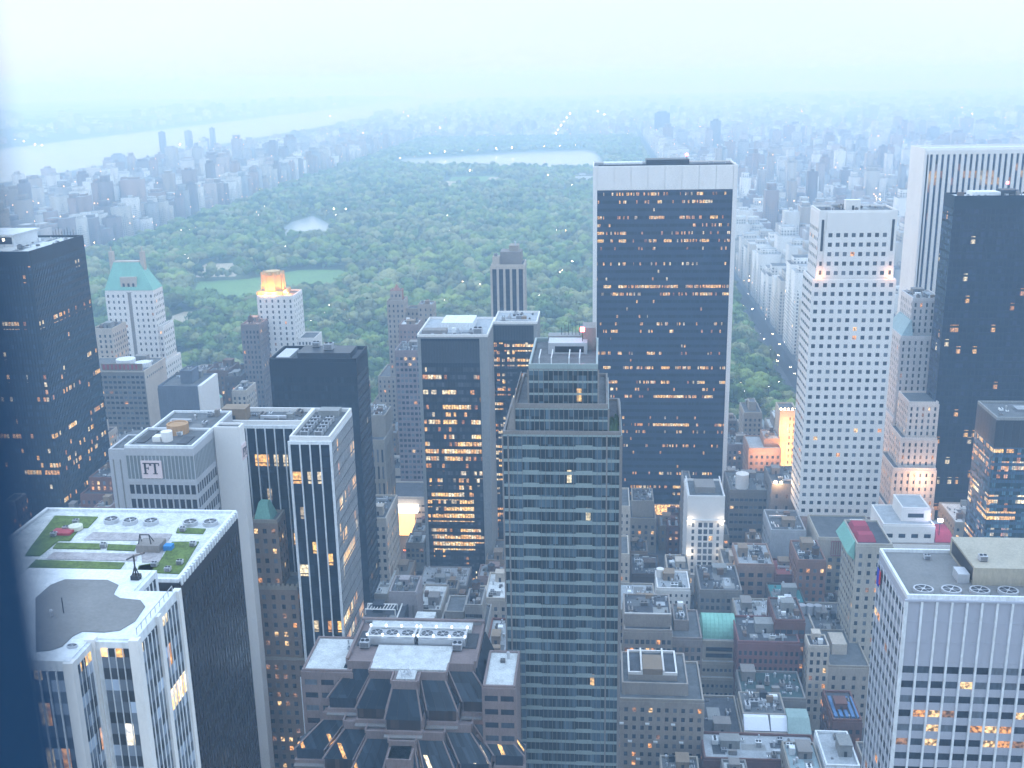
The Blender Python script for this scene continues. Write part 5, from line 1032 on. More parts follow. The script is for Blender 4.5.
def feature(name, pts, m, z, margin=6, open_=55):      # the bank towards the camera is kept clear of tall crowns, so the lawn or water shows
    cy_ = sum(p[1] for p in pts)/len(pts); pts = [(x, y-(open_ if y < cy_ else 0)) for x, y in pts]
    sheet(name, pts, z, m); HOLES.append((pts, margin))
def inside(x, y, poly):
    c = False; n = len(poly); j = n-1
    for i in range(n):
        xi, yi = poly[i]; xj, yj = poly[j]
        if (yi > y) != (yj > y) and x < (xj-xi)*(y-yi)/(yj-yi)+xi: c = not c
        j = i
    return c
feature('meadow', [(-545.7, 1403.4), (-480.3, 1424.8), (-429.7, 1495.4), (-371.1, 1494.0), (-339.9, 1445.2), (-333.9, 1371.0), (-382.6, 1323.8), (-426.2, 1304.7), (-498.0, 1299.0)], lawnm, .35)
feature('pond', [(-576.8, 1922.7), (-594.1, 2036.6), (-584.7, 2081.7), (-579.1, 2128.9), (-542.1, 2063.6), (-507.5, 1987.9), (-481.5, 1958.4), (-460.5, 1877.7), (-487.5, 1891.9), (-489.1, 1841.5), (-497.4, 1805.6), (-528.3, 1881.0), (-523.8, 1818.7), (-554.2, 1869.5)], POND, .4)
feature('reservoir', [(-666.5, 3447.2), (-679.1, 3734.6), (-496.0, 3823.9), (-297.2, 3995.2), (-61.5, 4059.6), (-20.3, 3941.2), (7.5, 3549.5), (-4.8, 3232.9), (-183.3, 3258.9), (-372.7, 3343.3), (-534.8, 3387.1)], POND, .4, 2, 90)
feature('ball_field', [(-495.3, 1186.5), (-474.5, 1154.6), (-455.2, 1149.4), (-445.3, 1170.3), (-466.3, 1208.6), (-490.6, 1208.6)], sand, .4)
feature('sand_strip', [(-575.0, 1490.4), (-588.2, 1551.1), (-532.5, 1558.6), (-506.5, 1497.2)], sand, .4)
feature('ball_field', [(-418.9, 1000.6), (-397.5, 1008.8), (-384.1, 977.6), (-404.9, 969.8)], sand, .4)
feature('great_lawn', [(-399.5, 2782.3), (-411.4, 2986.1), (-290.9, 3002.1), (-258.3, 2766.7)], lawnm, .35)
feature('ball_field', [(-397.3, 2678.0), (-411.4, 2867.1), (-364.3, 2833.4), (-349.2, 2673.0)], sand, .5)
feature('ball_field', [(-300.4, 2826.0), (-304.6, 2972.8), (-265.8, 2937.6), (-255.5, 2793.4)], sand, .5)
feature('glade', [(-382.1, 940.9), (-356.2, 963.0), (-331.8, 927.7), (-353.0, 900.5)], lawnm, .35)
feature('pond', [(113.6, 827.2), (124.7, 817.0), (133.3, 782.3), (119.2, 777.2), (111.3, 796.3)], POND, .4)
# trees
FOL = []
def foliage(name, c1, c2):
    m = bpy.data.materials.new(name); n, l, b = nodes(m); g = n.new('ShaderNodeNewGeometry'); t = n.new('ShaderNodeTexNoise'); t.inputs['Scale'].default_value = .9; t.inputs['Detail'].default_value = 4; l.new(g.outputs['Position'], t.inputs[0])
    t2 = n.new('ShaderNodeTexNoise'); t2.inputs['Scale'].default_value = .028; t2.inputs['Detail'].default_value = 3; l.new(g.outputs['Position'], t2.inputs[0])
    a = n.new('ShaderNodeMath'); a.operation = 'MULTIPLY_ADD'; l.new(t.outputs[0], a.inputs[0]); a.inputs[1].default_value = .8; 
    a2 = n.new('ShaderNodeMath'); a2.operation = 'MULTIPLY'; l.new(t2.outputs[0], a2.inputs[0]); a2.inputs[1].default_value = 1.6; l.new(a2.outputs[0], a.inputs[2])
    r = n.new('ShaderNodeMapRange'); l.new(a.outputs[0], r.inputs[0]); r.inputs[1].default_value = .85; r.inputs[2].default_value = 1.55
    x = n.new('ShaderNodeMix'); x.data_type = 'RGBA'; l.new(r.outputs[0], x.inputs[0]); x.inputs[6].default_value = (*c1, 1); x.inputs[7].default_value = (*c2, 1); l.new(x.outputs[2], b.inputs[0]); b.inputs['Roughness'].default_value = .9; b.inputs['Specular IOR Level'].default_value = .1
    return m
FOLM = [foliage('leaves_green', (.045, .085, .025), (.20, .30, .08)), foliage('leaves_bright', (.08, .14, .03), (.31, .38, .11)), foliage('leaves_dull', (.065, .085, .035), (.23, .24, .10)), foliage('leaves_dark', (.03, .06, .02), (.11, .17, .05)), foliage('leaves_budding', (.13, .16, .07), (.34, .35, .16))]
TRK = mat('bark', (.09, .07, .055))
def crown_arrays(seed, lumps, leaves, sub):
    r = np.random.RandomState(seed); V = []; F = []; k = 0
    # low-poly icosphere
    import bmesh
    bm = bmesh.new(); bmesh.ops.create_icosphere(bm, subdivisions=sub, radius=1); bv = np.array([v.co[:] for v in bm.verts]); bf = np.array([[v.index for v in f.verts] for f in bm.faces]); bm.free()
    for i in range(lumps):
        an = r.uniform(0, 6.28); rad = r.uniform(.1, .62) if i else 0; zc = r.uniform(.45, .95)-rad*.35 if i else .62; s = r.uniform(.30, .46) if i else .55
        v = bv*s*(1+r.normal(0, .13, (len(bv), 1)))*np.array([1, 1, .8])+np.array([rad*math.cos(an), rad*math.sin(an), zc]); V.append(v); F.append(bf+k); k += len(bv)
    if leaves:
        d = r.normal(size=(leaves, 3)); d /= np.linalg.norm(d, axis=1)[:, None]; d[:, 2] = np.abs(d[:, 2])*.9-.15; c = d*r.uniform(.75, 1.03, (leaves, 1))*np.array([1, 1, .62])+np.array([0, 0, .55])
        s = r.uniform(.05, .11, (leaves, 1)); a = r.normal(size=(leaves, 3))*s; bb = r.normal(size=(leaves, 3))*s
        V.append(np.stack([c-a, c+bb, c+a*.8-bb*.3], 1).reshape(-1, 3)); F.append(np.arange(leaves*3).reshape(-1, 3)+k)
    return np.concatenate(V), np.concatenate(F)
def np_mesh(name, V, F, mats, cols=None, mi=None):
    me = bpy.data.meshes.new(name); n, m = len(V), len(F); q = F.shape[1]
    me.vertices.add(n); me.vertices.foreach_set('co', np.asarray(V, np.float32).ravel()); me.loops.add(m*q); me.loops.foreach_set('vertex_index', F.ravel().astype(np.int32))
    me.polygons.add(m); me.polygons.foreach_set('loop_start', np.arange(0, m*q, q, dtype=np.int32))
    for x in mats: me.materials.append(x)
    if mi is not None: me.polygons.foreach_set('material_index', mi)
    if cols is not None:
        at = me.color_attributes.new('tint', 'FLOAT_COLOR', 'CORNER'); at.data.foreach_set('color', np.repeat(np.c_[cols, np.ones(len(cols))], q, axis=0).astype(np.float32).ravel())
    me.update(calc_edges=True); return me
rt = np.random.RandomState(5)
pts = []
y = PY0+6
while y < PY1-6:
    sp = 11.5 if y < 1300 else (13 if y < 2000 else 16.5)
    for x in np.arange(PX0+5, PX1-4, sp):
        X, Y = x+rt.uniform(-.42, .42)*sp, y+rt.uniform(-.42, .42)*sp
        if any(inside(X, Y, h) or any((X-q[0])**2+(Y-q[1])**2 < m*m for q in h) for h, m in HOLES): continue
        if rt.rand() < .06: continue
        P = px((X, Y, 8))
        if P and -30 < P[0] < 1054 and -10 < P[1] < 790: pts.append((X, Y))
    y += sp*.9
print('trees', len(pts))
MV = [crown_arrays(s, 7, 110, 1) for s in range(5)]; MVm = [crown_arrays(s+20, 5, 24, 1) for s in range(4)]; MVf = [crown_arrays(s+40, 3, 0, 1) for s in range(3)]
HV = [q for q in HERO if q[4] > 60]
cand = [p for p in pts if p[1] < 1150 and not blocked((p[0], p[1], 12), HV)]
cand.sort(key=lambda p: p[1]); near = set(cand[:300])
crown_me = []
for v in range(5):
    for m in range(5):
        V, F = MV[v]; crown_me.append(np_mesh('crown', V, F, [FOLM[m]]))
b = MB(); b.cyl(0, 0, 0, .62, .05, .03, n=7)
for a in range(4): an = a*1.57+.4; b.bar((0, 0, .35+.05*a), (.35*math.cos(an), .35*math.sin(an), .72), .03)
trunk_me = mesh_of(b, 'trunk', [TRK])
TL = ['full mid green tree crown on the near edge of the park', 'bright fresh green tree crown on the near edge of the park', 'dull brown green tree crown on the near edge of the park', 'dark green tree crown on the near edge of the park', 'pale budding tree crown on the near edge of the park']
for i, p in enumerate(sorted(near)):
    s = rt.uniform(6.5, 11.5); m = rt.choice(5, p=[.36, .18, .18, .14, .14]); e_ = empty('park_tree', (p[0], p[1], .2), TL[m], 'tree', 'trees on the near edge of the park')
    hh = rt.uniform(.95, 1.3); rz = rt.uniform(0, 6.28)
    inst(crown_me[rt.randint(5)*5+m], 'crown', e_, (0, 0, s*.35), (s, s, s*hh), rz); inst(trunk_me, 'trunk', e_, (0, 0, 0), (s, s, s*hh*1.4), rz)
def grove(x, y):        # neighbouring trees are mostly of one kind
    if rt.rand() < .4: return rt.choice(5, p=[.36, .16, .18, .14, .16])
    return random.Random(int((x+18*math.sin(y*.031))//62)*7919+int((y+22*math.sin(x*.027))//74)*104729).choice([0, 0, 1, 1, 2, 2, 3, 4, 4])
VV = []; FF = []; MI = []; k = 0
for p in pts:
    if p in near: continue
    L = MV if p[1] < 1250 else (MVm if p[1] < 2300 else MVf); V, F = L[rt.randint(len(L))]; s = (rt.uniform(4.5, 8) if rt.rand() < .35 else rt.uniform(8, 14.5)) if p[1] < 2300 else rt.uniform(7.5, 15); a = rt.uniform(0, 6.28); c, sn = math.cos(a), math.sin(a)
    W = np.stack([(V[:, 0]*c-V[:, 1]*sn)*s+p[0], (V[:, 0]*sn+V[:, 1]*c)*s+p[1], V[:, 2]*s*rt.uniform(.9, 1.35)+s*.4], 1); VV.append(W); FF.append(F+k); k += len(V); MI.append(np.full(len(F), grove(p[0], p[1]), np.int32))
o = bpy.data.objects.new('woodland', np_mesh('woodland', np.concatenate(VV), np.concatenate(FF), FOLM, mi=np.concatenate(MI))); COL.objects.link(o); o['kind'] = 'stuff'; o['label'] = 'spring green woodland canopy covering the great park'; o['category'] = 'woodland'

# far city material: masonry tint with window cells
FM = bpy.data.materials.new('far_masonry'); n, l, bs = nodes(FM); g = n.new('ShaderNodeNewGeometry'); s = n.new('ShaderNodeSeparateXYZ'); l.new(g.outputs['Position'], s.inputs[0]); nn = n.new('ShaderNodeSeparateXYZ'); l.new(g.outputs['Normal'], nn.inputs[0])
xy = math_(n, l, 'ADD', s.outputs[0], s.outputs[1]); u = math_(n, l, 'DIVIDE', xy, 3.4); w = math_(n, l, 'DIVIDE', s.outputs[2], 3.5)
wu = math_(n, l, 'LESS_THAN', math_(n, l, 'ABSOLUTE', math_(n, l, 'SUBTRACT', math_(n, l, 'FRACT', u), .5)), .24); wv = math_(n, l, 'LESS_THAN', math_(n, l, 'ABSOLUTE', math_(n, l, 'SUBTRACT', math_(n, l, 'FRACT', w), .5)), .28)
side = math_(n, l, 'LESS_THAN', math_(n, l, 'ABSOLUTE', nn.outputs[2]), .5); win = math_(n, l, 'MULTIPLY', math_(n, l, 'MULTIPLY', wu, wv), side)
at = n.new('ShaderNodeAttribute'); at.attribute_name = 'tint'; mx = n.new('ShaderNodeMix'); mx.data_type = 'RGBA'; l.new(math_(n, l, 'MULTIPLY', win, .85), mx.inputs[0]); l.new(at.outputs['Color'], mx.inputs[6]); mx.inputs[7].default_value = (.04, .05, .07, 1); l.new(mx.outputs[2], bs.inputs[0]); bs.inputs['Roughness'].default_value = .8
cb = n.new('ShaderNodeCombineXYZ'); l.new(math_(n, l, 'FLOOR', u), cb.inputs[0]); l.new(math_(n, l, 'FLOOR', w), cb.inputs[1]); wn_ = n.new('ShaderNodeTexWhiteNoise'); l.new(cb.outputs[0], wn_.inputs['Vector'])
l.new(math_(n, l, 'MULTIPLY', math_(n, l, 'MULTIPLY', math_(n, l, 'LESS_THAN', wn_.outputs['Value'], .011), win), 3.5), bs.inputs['Emission Strength']); bs.inputs['Emission Color'].default_value = (1, .62, .3, 1); FM.cycles.emission_sampling = 'NONE'
TINT = [(.44, .40, .35), (.34, .27, .21), (.28, .19, .15), (.56, .53, .49), (.32, .31, .31), (.40, .32, .28), (.20, .15, .14), (.66, .64, .61)]
rf_ = random.Random(21); far = []
def lot(x0, x1, y0, y1, h, tint, kind): far.append((x0, x1, y0, y1, h, tint, kind))
def hz(y, x):
    r = rf_.random()
    if r < .60: return rf_.uniform(14, 26)
    if r < .91: return rf_.uniform(28, 50)
    return rf_.uniform(52, 92)
for n_ in range(59, 140):
    y0 = ST(n_)+9
    for k in range(-2, len(AVE)-1):
        if k < 0: xa, xb = -1310+(k)*165+6, -1310+(k+1)*165-24
        else: xa, xb = AVE[k][1]+2, AVE[k+1][0]-2
        if n_ < 110 and xa > -800 and xb < 165: continue
        if xa < -1630: continue
        for row in range(2):
            x = xa; step = (12, 27) if n_ < 85 else (17, 38)
            while x < xb-8:
                w_ = min(rf_.uniform(*step), xb-x); park = (n_ < 110) and ((xa > 150 and xa < 200 and x < 215) or (xb < -800 and xb > -850 and x+w_ > -862))
                if park: h = rf_.choice([rf_.uniform(24, 40), rf_.uniform(42, 64), rf_.uniform(45, 60)]); w_ = min(max(w_, 26), xb-x)
                else: h = hz(y0, x)*(1 if n_ < 100 else .62)*(.75 if x < -1250 else 1)
                if n_ < 66 and x < -800: h = max(h, rf_.uniform(30, 110))
                if 178 < x < 700 and n_ < 66: h = max(h, rf_.uniform(30, 90))
                t_ = rf_.choice(TINT[:1]+TINT[3:4]+TINT[7:8]+TINT[:1]) if park and x > 0 else rf_.choice(TINT)
                lot(x, x+w_-1, y0+row*32, y0+row*32+rf_.uniform(22, 30), h, t_, park); x += w_
# more distant sprawl
for y in range(6500, 12500, 150):
    for x in range(-1600, 5200, 110):
        if rf_.random() < .7: h = rf_.uniform(10, 26) if rf_.random() < .8 else rf_.uniform(35, 60); a = x+rf_.uniform(-30, 30); c = y+rf_.uniform(-40, 40); lot(a, a+rf_.uniform(30, 80), c, c+rf_.uniform(25, 60), h, rf_.choice(TINT), False)
for y in range(800, 6500, 110):
    for x in range(1150, 4200, 90):
        if rf_.random() < .65: h = rf_.uniform(10, 24) if rf_.random() < .8 else rf_.uniform(35, 75); a = x+rf_.uniform(-20, 20); c = y+rf_.uniform(-30, 30); lot(a, a+rf_.uniform(25, 60), c, c+rf_.uniform(20, 50), h, rf_.choice(TINT), False)
for _ in range(900):      # the far shore
    a = -2700-abs(rf_.gauss(0, 700)); c = rf_.uniform(1500, 12000); h = rf_.uniform(8, 22) if rf_.random() < .9 else rf_.uniform(50, 90); lot(a-rf_.uniform(20, 60), a, c, c+rf_.uniform(20, 60), h+30, rf_.choice(TINT), False)
LM = [((204.0, 261.3, 4300.0, 120.4), 40, (.13, .12, .14), 'dark square tower alone on the hazy horizon above the framed slab'), ((350.2, 382.0, 3600.0, 115.2), 30, (.18, .17, .19), 'slim dark tower right of the square one on the hazy skyline'), ((1096.0, 1128.6, 3800.0, 73.6), 30, (.2, .2, .22), 'small grey tower above the marble slab on the skyline'),
      ((-887.3, -853.0, 1950.0, 90.7), 30, (.34, .24, .20), 'reddish brown apartment slab left of the park'), ((-1455.2, -1440.0, 4000.0, 101.8), 20, (.3, .29, .3), 'slim dark tower on the far riverside'), ((-1551.9, -1528.9, 4000.0, 92.2), 20, (.32, .31, .32), 'dark blunt tower on the far riverside'), ((-1610.8, -1592.0, 3900.0, 94.2), 20, (.24, .22, .22), 'grey stepped tower on the far riverside'), ((-857.3, -835.1, 2560.0, 30.4), 30, (.56, .52, .44), 'pale lit block where the park edge bends'), ((-952.3, -932.7, 2000.0, 94.4), 24, (.6, .6, .58), 'white apartment slab among brown ones left of the park'), ((-65.0, -18.5, 2680.0, 25.3), 60, (.60, .60, .60), 'pale museum roof at the edge of the park')]
for (x0, x1, Y, h), d, t_, lb in LM: far.append((x0, x1, Y, Y+d, max(h, 14), t_, lb))
keep = []
for q in far:
    x0, x1, y0, y1, h, t_, kd = q
    if not isinstance(kd, str) and overl(x0, x1, y0, y1): continue
    P = px(((x0+x1)/2, y0, h)); 
    if not P or not (-60 < P[0] < 1084): continue
    c = blocked(((x0+x1)/2, y0-1, h), HV) if y0 < 5000 else False
    area = 0 if c else FPX*FPX*(x1-x0)*h/P[2]**2
    keep.append((1e9 if isinstance(kd, str) else area, q))
keep.sort(key=lambda q: -q[0])
def far_arrays(q, V, F, C, o=(0, 0)):
    x0, x1, y0, y1, h, t_, kd = q; x0 -= o[0]; x1 -= o[0]; y0 -= o[1]; y1 -= o[1]; jit = rf_.uniform(.85, 1.12); t_ = tuple(c*jit for c in t_)
    bx = [(x0, x1, y0, y1, 0, h, t_)]; w = x1-x0; d = y1-y0
    bx.append((x0+w*rf_.uniform(.1, .4), x0+w*rf_.uniform(.55, .85), y0+d*.3, y0+d*.75, h, h+rf_.uniform(3, 7), t_))
    rc = rf_.choice([(.2, .2, .21), (.35, .36, .37), (.12, .12, .13), (.5, .5, .5)])
    if h > 40 and rf_.random() < .5: bx.append((x0+w*.15, x0+w*.8, y0+d*.15, y0+d*.9, h, h+rf_.uniform(4, 12), t_))
    for (a, b_, c, e_, z0, z1, tt) in bx:
        k = len(V); V += [(a, c, z0), (b_, c, z0), (b_, e_, z0), (a, e_, z0), (a, c, z1), (b_, c, z1), (b_, e_, z1), (a, e_, z1)]
        F += [(k+4, k+5, k+6, k+7), (k, k+1, k+5, k+4), (k+1, k+2, k+6, k+5), (k+2, k+3, k+7, k+6), (k+3, k, k+4, k+7)]; C += [rc]+[tt]*4
CN = {(.44, .40, .35): 'beige', (.34, .27, .21): 'tan', (.28, .19, .15): 'brown', (.56, .53, .49): 'cream', (.32, .31, .31): 'grey', (.40, .32, .28): 'pinkish', (.20, .15, .14): 'dark brown', (.66, .64, .61): 'pale'}
for a_, q in keep[:290]:
    V, F, C = [], [], []; o_ = ((q[0]+q[1])/2, (q[2]+q[3])/2); far_arrays(q, V, F, C, o_)
    o = bpy.data.objects.new('apartment_building', np_mesh('apartment_building', np.array(V), np.array(F), [FM], np.array(C))); COL.objects.link(o); o.location = (o_[0], o_[1], 0)
    if isinstance(q[6], str): lb = q[6]
    else:
        cn = CN.get(q[5], 'grey'); hh = 'low' if q[4] < 27 else ('mid rise' if q[4] < 55 else 'tall')
        loc = ('facing the park on its left edge' if q[1] < 0 else 'facing the park on its right edge') if q[6] else ('in the hazy blocks left of the park' if q[1] < 0 else 'in the hazy blocks right of the park')
        lb = '%s %s apartment building %s' % (hh, cn, loc)
    tag(o, lb, 'apartment building', 'hazy apartment buildings beyond the towers')
V, F, C = [], [], []
for a_, q in keep[290:]: far_arrays(q, V, F, C)
o = bpy.data.objects.new('distant_city', np_mesh('distant_city', np.array(V), np.array(F), [FM], np.array(C))); COL.objects.link(o); o['kind'] = 'stuff'; o['label'] = 'endless hazy city blocks fading towards the horizon'; o['category'] = 'distant city'
print('far', len(keep))
# far shore land
V = []; F = []; nx, ny = 24, 60
for j in range(ny):
    for i in range(nx):
        x = -2650-i*260; y = -300+j*290; hgt = (0 if i == 0 else 42+18*math.sin(j*.7+i)+10*math.sin(j*2.1)+8*math.cos(i*1.7))*min(1, i/1.0)
        V.append((x, y, max(.5, hgt)))
for j in range(ny-1):
    for i in range(nx-1): a = j*nx+i; F.append((a, a+nx, a+nx+1, a+1))
o = bpy.data.objects.new('hills', np_mesh('hills', np.array(V), np.array(F), [mat('shore_land', (.10, .12, .09), var=.3, scale=.004, scale2=.05)])); COL.objects.link(o); o['kind'] = 'structure'

# lamps in the park and streets
b = MB(); b.cyl(0, 0, 0, 4.2, .09, .06, n=6, mi=0); b.cyl(0, 0, 4.2, 4.4, .3, .2, n=8, mi=0); POLE = mesh_of(b, 'pole', [DK2])
gl = []
for nm, c, s in (('lamp_white', (1, .93, .82), 55), ('lamp_amber', (1, .66, .34), 45)):
    b = MB(); b.cyl(0, 0, 0, .5, .42, .5, n=8); b.cyl(0, 0, .5, .85, .5, .2, n=8); gl.append(mesh_of(b, 'globe', [emis(nm, c, s)]))
lp = [(-704.2, 1795.1), (-702.7, 1819.6), (-713.8, 1783.5), (-606.8, 1521.6), (-588.9, 1486.4), (-663.0, 2038.4), (-644.5, 1992.2), (-672.9, 2102.3), (-677.1, 2135.7), (-531.0, 2060.9), (-520.8, 2076.0), (-494.4, 1983.1), (-496.6, 2074.4), (-418.4, 1781.8), (-281.4, 1956.0), (-249.4, 1762.2), (-73.7, 1754.2), (-57.0, 1742.0), (-30.3, 1696.8), (-477.2, 1591.7), (-417.5, 1618.9), (-439.1, 1629.7), (-283.3, 1238.5), (-265.2, 1256.6), (-296.8, 1113.8), (-279.4, 1128.7), (-301.3, 1154.5), (-261.7, 1080.4), (-301.0, 1075.7), (-169.1, 1293.2), (-146.7, 1280.2), (-69.6, 1207.9), (-42.1, 1278.9), (-50.3, 1372.9), (-41.1, 1409.5), (-52.4, 1358.8), (-39.2, 1440.2), (152.3, 1148.2), (165.8, 1211.9), (166.0, 1081.5), (159.2, 1128.4), (171.7, 1295.2), (181.8, 1327.5), (152.2, 1017.7), (152.2, 953.5), (152.3, 919.2), (177.7, 1234.5), (169.3, 982.9), (112.4, 820.0), (112.3, 844.9), (133.0, 834.1), (143.1, 848.3), (-68.0, 2515.3), (-29.4, 2381.1), (-136.0, 2775.0), (-93.7, 2885.1), (-356.8, 2949.3), (-1.7, 1521.9), (-867.7, 3586.3), (-888.2, 3988.3), (-643.0, 3462.1), (-608.1, 3542.7), (-579.1, 3675.0), (-540.6, 3765.3), (-486.4, 3805.5), (-434.8, 3847.2), (-374.9, 3888.2), (-321.3, 3931.5), (-266.6, 3975.6), (-207.8, 3963.7), (-151.7, 4008.4), (-93.1, 3996.3), (-787.7, 1684.4), (-801.9, 1642.7), (-358.7, 1239.2), (-208.7, 1237.9), (-175.6, 1180.8)]
rc0 = random.Random(3)
for i, p in enumerate(lp):
    am = i % 4 == 1; far_ = p[1] > 2400
    e_ = empty('park_lamp', (p[0], p[1], 6.), None, None); e_.location.z = .2
    tag(e_, ('amber lit lamp post among the park trees' if am else 'white lit lamp post among the park trees'), 'street lamp', 'lit lamps in the park')
    k = (.55+p[1]/1600*.6)*rc0.uniform(.5, 1.15)
    inst(POLE, 'pole', e_, (0, 0, 0), (2, 2, 4.6)); inst(gl[int(am)], 'globe', e_, (0, 0, 19.2), (k, k, k))
cl = [(-198.3, 5011.8), (-199.9, 5428.0), (-201.8, 5918.3), (-204.0, 6504.4), (-206.8, 7217.4), (-192.6, 4652.9), (-26.3, 7541.3), (27.7, 7513.5), (74.1, 8196.8), (13.2, 6922.5), (107.7, 4567.8), (-1094.4, 4999.0), (-1294.2, 7336.6), (-1492.9, 8297.1), (-966.4, 6830.3), (-666.9, 7871.4), (-583.7, 6666.7), (447.3, 5101.0), (519.8, 5289.0), (521.0, 3126.3), (487.9, 3056.0), (378.6, 2801.3), (1219.7, 6899.2), (1233.1, 6522.1), (1318.9, 5583.6), (1204.2, 4945.5), (1237.3, 4742.3), (1297.7, 4816.0), (2253.4, 7170.9), (1990.0, 6156.6), (2228.2, 6758.2), (2260.6, 6362.8), (2204.8, 7687.3), (2441.3, 8083.2), (-1232.1, 3772.1), (-1180.7, 3815.7), (-1168.4, 3511.1), (-2332.0, 4366.0), (-2258.7, 4282.8), (-2663.7, 4815.7), (-2517.9, 4623.9), (-1657.1, 4215.0), (-955.8, 2087.3), (-1243.5, 2412.8), (-1080.4, 1933.8), (-933.9, 1851.6), (-912.8, 1720.1), (-1292.5, 2975.3), (-1105.6, 3017.3), (-964.1, 2772.2), (-756.7, 2363.8), (279.4, 3519.9), (401.7, 2247.3), (623.9, 2705.9), (513.2, 2052.7), (220.1, 1421.5), (267.7, 1554.5), (1961.5, 5578.8), (215.9, 6324.9), (-1892.8, 7608.3), (-4018.6, 9598.7), (-2783.2, 5816.5), (-796.6, 5407.1)]
for i, p in enumerate(cl):
    if p[1] > 12500: continue
    am = i % 3 != 0; e_ = empty('street_lamp', (p[0], p[1], 0)); tag(e_, 'bright amber lamp shining in the hazy distant city' if am else 'bright white lamp shining in the hazy distant city', 'street lamp', 'lamps shining in the distant city')
    k = (1.3+p[1]/1500*1.0)*rc0.uniform(.35, 1.25); inst(POLE, 'pole', e_, (0, 0, 0), (3, 3, 7.4)); inst(gl[int(am)], 'globe', e_, (0, 0, 31), (k, k, k))

# cars
def car_mesh(col):
    b = MB(); b.box(-.9, .9, -2.2, 2.2, .35, .95, 0); b.hexa([(-.85, -1.5, .95), (.85, -1.5, .95), (.85, 1.3, .95), (-.85, 1.3, .95)], [(-.7, -1.0, 1.5), (.7, -1.0, 1.5), (.7, .7, 1.5), (-.7, .7, 1.5)], 1); return mesh_of(b, 'body', [mat('car_paint_'+col[0], col[1], rough=.3), PD[0]])
cars = [car_mesh(c) for c in (('yellow', (.65, .42, .04)), ('black', (.03, .03, .035)), ('silver', (.4, .41, .43)), ('white', (.7, .7, .7)))]; cn = ['yellow taxi cab', 'black car', 'silver car', 'white car']
b = MB()
for y in (-1.35, 1.35):
    for x in (-.85, .85):
        for i in range(1): b.hexa([(x-.1, y-.24, .0), (x+.1, y-.24, .0), (x+.1, y+.24, .0), (x-.1, y+.24, .0)], [(x-.1, y-.3, .62), (x+.1, y-.3, .62), (x+.1, y+.3, .62), (x-.1, y+.3, .62)])
WH = mesh_of(b, 'wheels', [DK2])
b = MB(); b.box(-.8, -.45, -2.3, -2.2, .6, .85); b.box(.45, .8, -2.3, -2.2, .6, .85); TLm = mesh_of(b, 'tail_light', [emis('tail_red', (1, .1, .06), 16)])
b = MB(); b.box(-.8, -.45, 2.2, 2.3, .6, .85); b.box(.45, .8, 2.2, 2.3, .6, .85); HLm = mesh_of(b, 'headlight', [emis('head_white', (1, .9, .7), 20)])
rc = random.Random(9); cc = 0
spots = [(-121+rc.choice([0, 3.5, 7, 10.5, 14]), 534+i*2.6, rc.choice([0, 0, math.pi])) for i in range(15)] + [(164+rc.choice([0, 4, 8, 12]), y, math.pi) for y in range(700, 1100, 22)] + [(-118+rc.uniform(-8, 8), 630+i*9, 0) for i in range(6)]
for x, y, rz in spots:
    i = rc.randrange(4); e_ = empty('car', (x, y, .32), '%s driving on %s' % (cn[i], 'the avenue beside the park' if x > 100 else 'the lit street canyon'), 'car', 'cars on the avenues'); e_.rotation_euler = (0, 0, rz)
    inst(cars[i], 'body', e_, (0, 0, 0)); inst(WH, 'wheels', e_, (0, 0, 0)); inst(TLm, 'tail_light', e_, (0, 0, 0)); inst(HLm, 'headlight', e_, (0, 0, 0))

# viewing deck with its corner post
o = MB(); o.box(-9, 9, -24, .9, 0, 256.35); o = o.build('deck_floor', [LIME], None, (0, 0, 0)); o['kind'] = 'structure'
pp = [-0.2736, 0.42, 257.7776]
e_ = empty('deck_post', (pp[0], pp[1], 256.35), 'out of focus dark blue metal post of the viewing deck at the left edge', 'post')
navy = mat('navy_enamel', (.008, .045, .10), rough=.35, var=.1)
b = MB(); b.box(-.20, 0, -.04, .05, 0, 2.6); b.box(-.23, .03, -.07, .08, 0, .03); x = b.build('post', [navy]); x.parent = e_

# haze
mb = MB(); mb.box(-16500, 16500, -600, 17500, -1, 296); o = mb.build('haze', []); o['kind'] = 'stuff'; o['label'] = 'pale blue evening haze over the whole city'; o['category'] = 'haze'
hm = bpy.data.materials.new('haze_air'); hm.use_nodes = True; nt = hm.node_tree; nt.nodes.clear(); ou = nt.nodes.new('ShaderNodeOutputMaterial'); pv = nt.nodes.new('ShaderNodeVolumePrincipled'); nt.links.new(pv.outputs[0], ou.inputs['Volume'])
pv.inputs['Color'].default_value = (*HAZE_C, 1); pv.inputs['Density'].default_value = HAZE_D; pv.inputs['Anisotropy'].default_value = 0.0; pv.inputs['Absorption Color'].default_value = (1, 1, 1, 1)
o.data.materials.append(hm); o.display_type = 'WIRE'
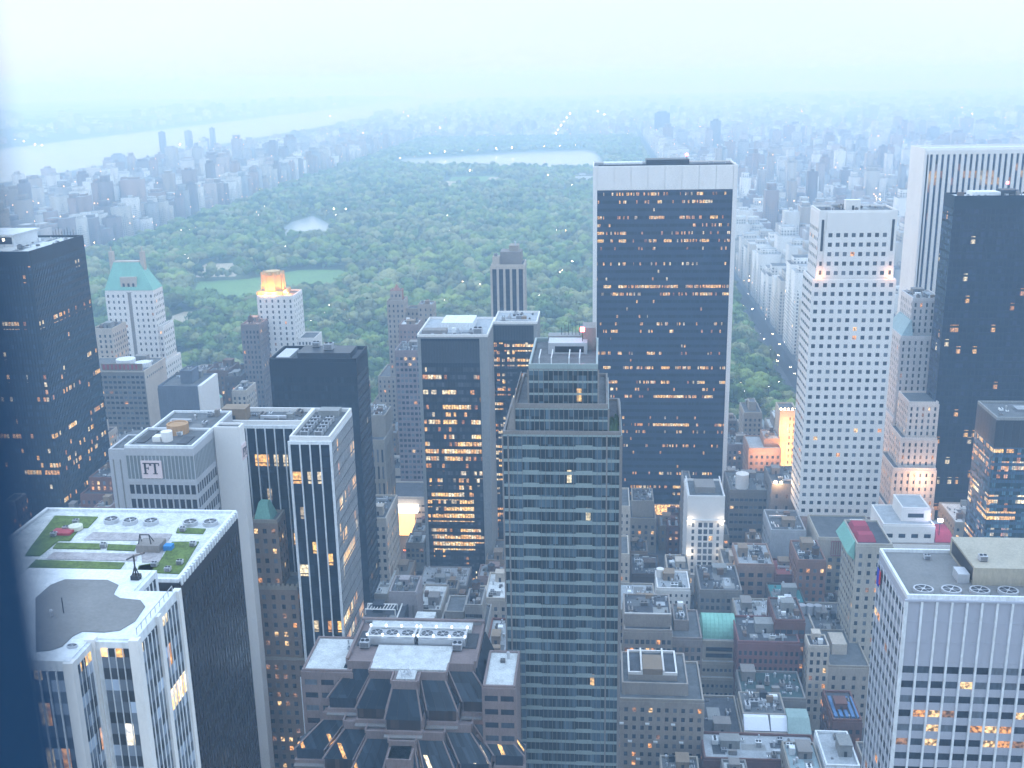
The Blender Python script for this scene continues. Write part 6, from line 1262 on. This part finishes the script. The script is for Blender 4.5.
# sky and sun
wd = bpy.data.worlds.new('World'); scene.world = wd; wd.use_nodes = True; nt = wd.node_tree; bg = nt.nodes['Background']
sk = nt.nodes.new('ShaderNodeTexSky'); sk.sky_type = 'NISHITA'; sk.sun_disc = False; SE, SA = R(9), R(-60); sk.sun_elevation = SE; sk.sun_rotation = SA; sk.air_density = 1.4; sk.dust_density = 2.0; sk.ozone_density = 2.5
tc = nt.nodes.new('ShaderNodeTexCoord'); sp = nt.nodes.new('ShaderNodeSeparateXYZ'); nt.links.new(tc.outputs['Generated'], sp.inputs[0])
mr = nt.nodes.new('ShaderNodeMapRange'); mr.inputs[1].default_value = 0; mr.inputs[2].default_value = 1; nt.links.new(sp.outputs[2], mr.inputs[0])
rmp = nt.nodes.new('ShaderNodeMix'); rmp.data_type = 'RGBA'; nt.links.new(mr.outputs[0], rmp.inputs[0]); rmp.inputs[6].default_value = (*SKY_LOW, 1); rmp.inputs[7].default_value = (*SKY_HIGH, 1)
nz = nt.nodes.new('ShaderNodeTexNoise'); nz.inputs['Scale'].default_value = 2.2; nz.inputs['Detail'].default_value = 4; mpp = nt.nodes.new('ShaderNodeMapping'); mpp.inputs['Scale'].default_value = (1, 1, 5); nt.links.new(tc.outputs['Generated'], mpp.inputs[0]); nt.links.new(mpp.outputs[0], nz.inputs[0])
mv = nt.nodes.new('ShaderNodeMapRange'); mv.inputs[1].default_value = .3; mv.inputs[2].default_value = .7; mv.inputs[3].default_value = .965; mv.inputs[4].default_value = 1.03; nt.links.new(nz.outputs[0], mv.inputs[0])
vs = nt.nodes.new('ShaderNodeVectorMath'); vs.operation = 'SCALE'; nt.links.new(rmp.outputs[2], vs.inputs[0]); nt.links.new(mv.outputs[0], vs.inputs['Scale'])
mm = nt.nodes.new('ShaderNodeMix'); mm.data_type = 'RGBA'; mm.inputs[0].default_value = .93; nt.links.new(sk.outputs[0], mm.inputs[6]); nt.links.new(vs.outputs[0], mm.inputs[7]); nt.links.new(mm.outputs[2], bg.inputs[0]); bg.inputs[1].default_value = .10
sd = bpy.data.lights.new('sun', 'SUN'); sd.energy = SUN_E; sd.angle = R(25); sd.color = (1, .93, .88); so = bpy.data.objects.new('sun', sd); COL.objects.link(so)
dv = Vector((math.sin(SA)*math.cos(SE), math.cos(SA)*math.cos(SE), math.sin(SE))); so.rotation_euler = dv.to_track_quat('Z', 'Y').to_euler()
vs_ = scene.view_settings; scene.display_settings.display_device = 'sRGB'; vs_.view_transform = 'Standard'; vs_.look = 'None'; vs_.gamma = 1; vs_.exposure = EXPO
cy = scene.cycles; cy.use_denoising = True; cy.volume_bounces = 4; cy.max_bounces = 6; cy.diffuse_bounces = 2; cy.glossy_bounces = 2; cy.caustics_reflective = False; cy.caustics_refractive = False; cy.use_adaptive_sampling = True; cy.adaptive_threshold = .02; cy.sample_clamp_indirect = 4
print('objects', len(bpy.data.objects))
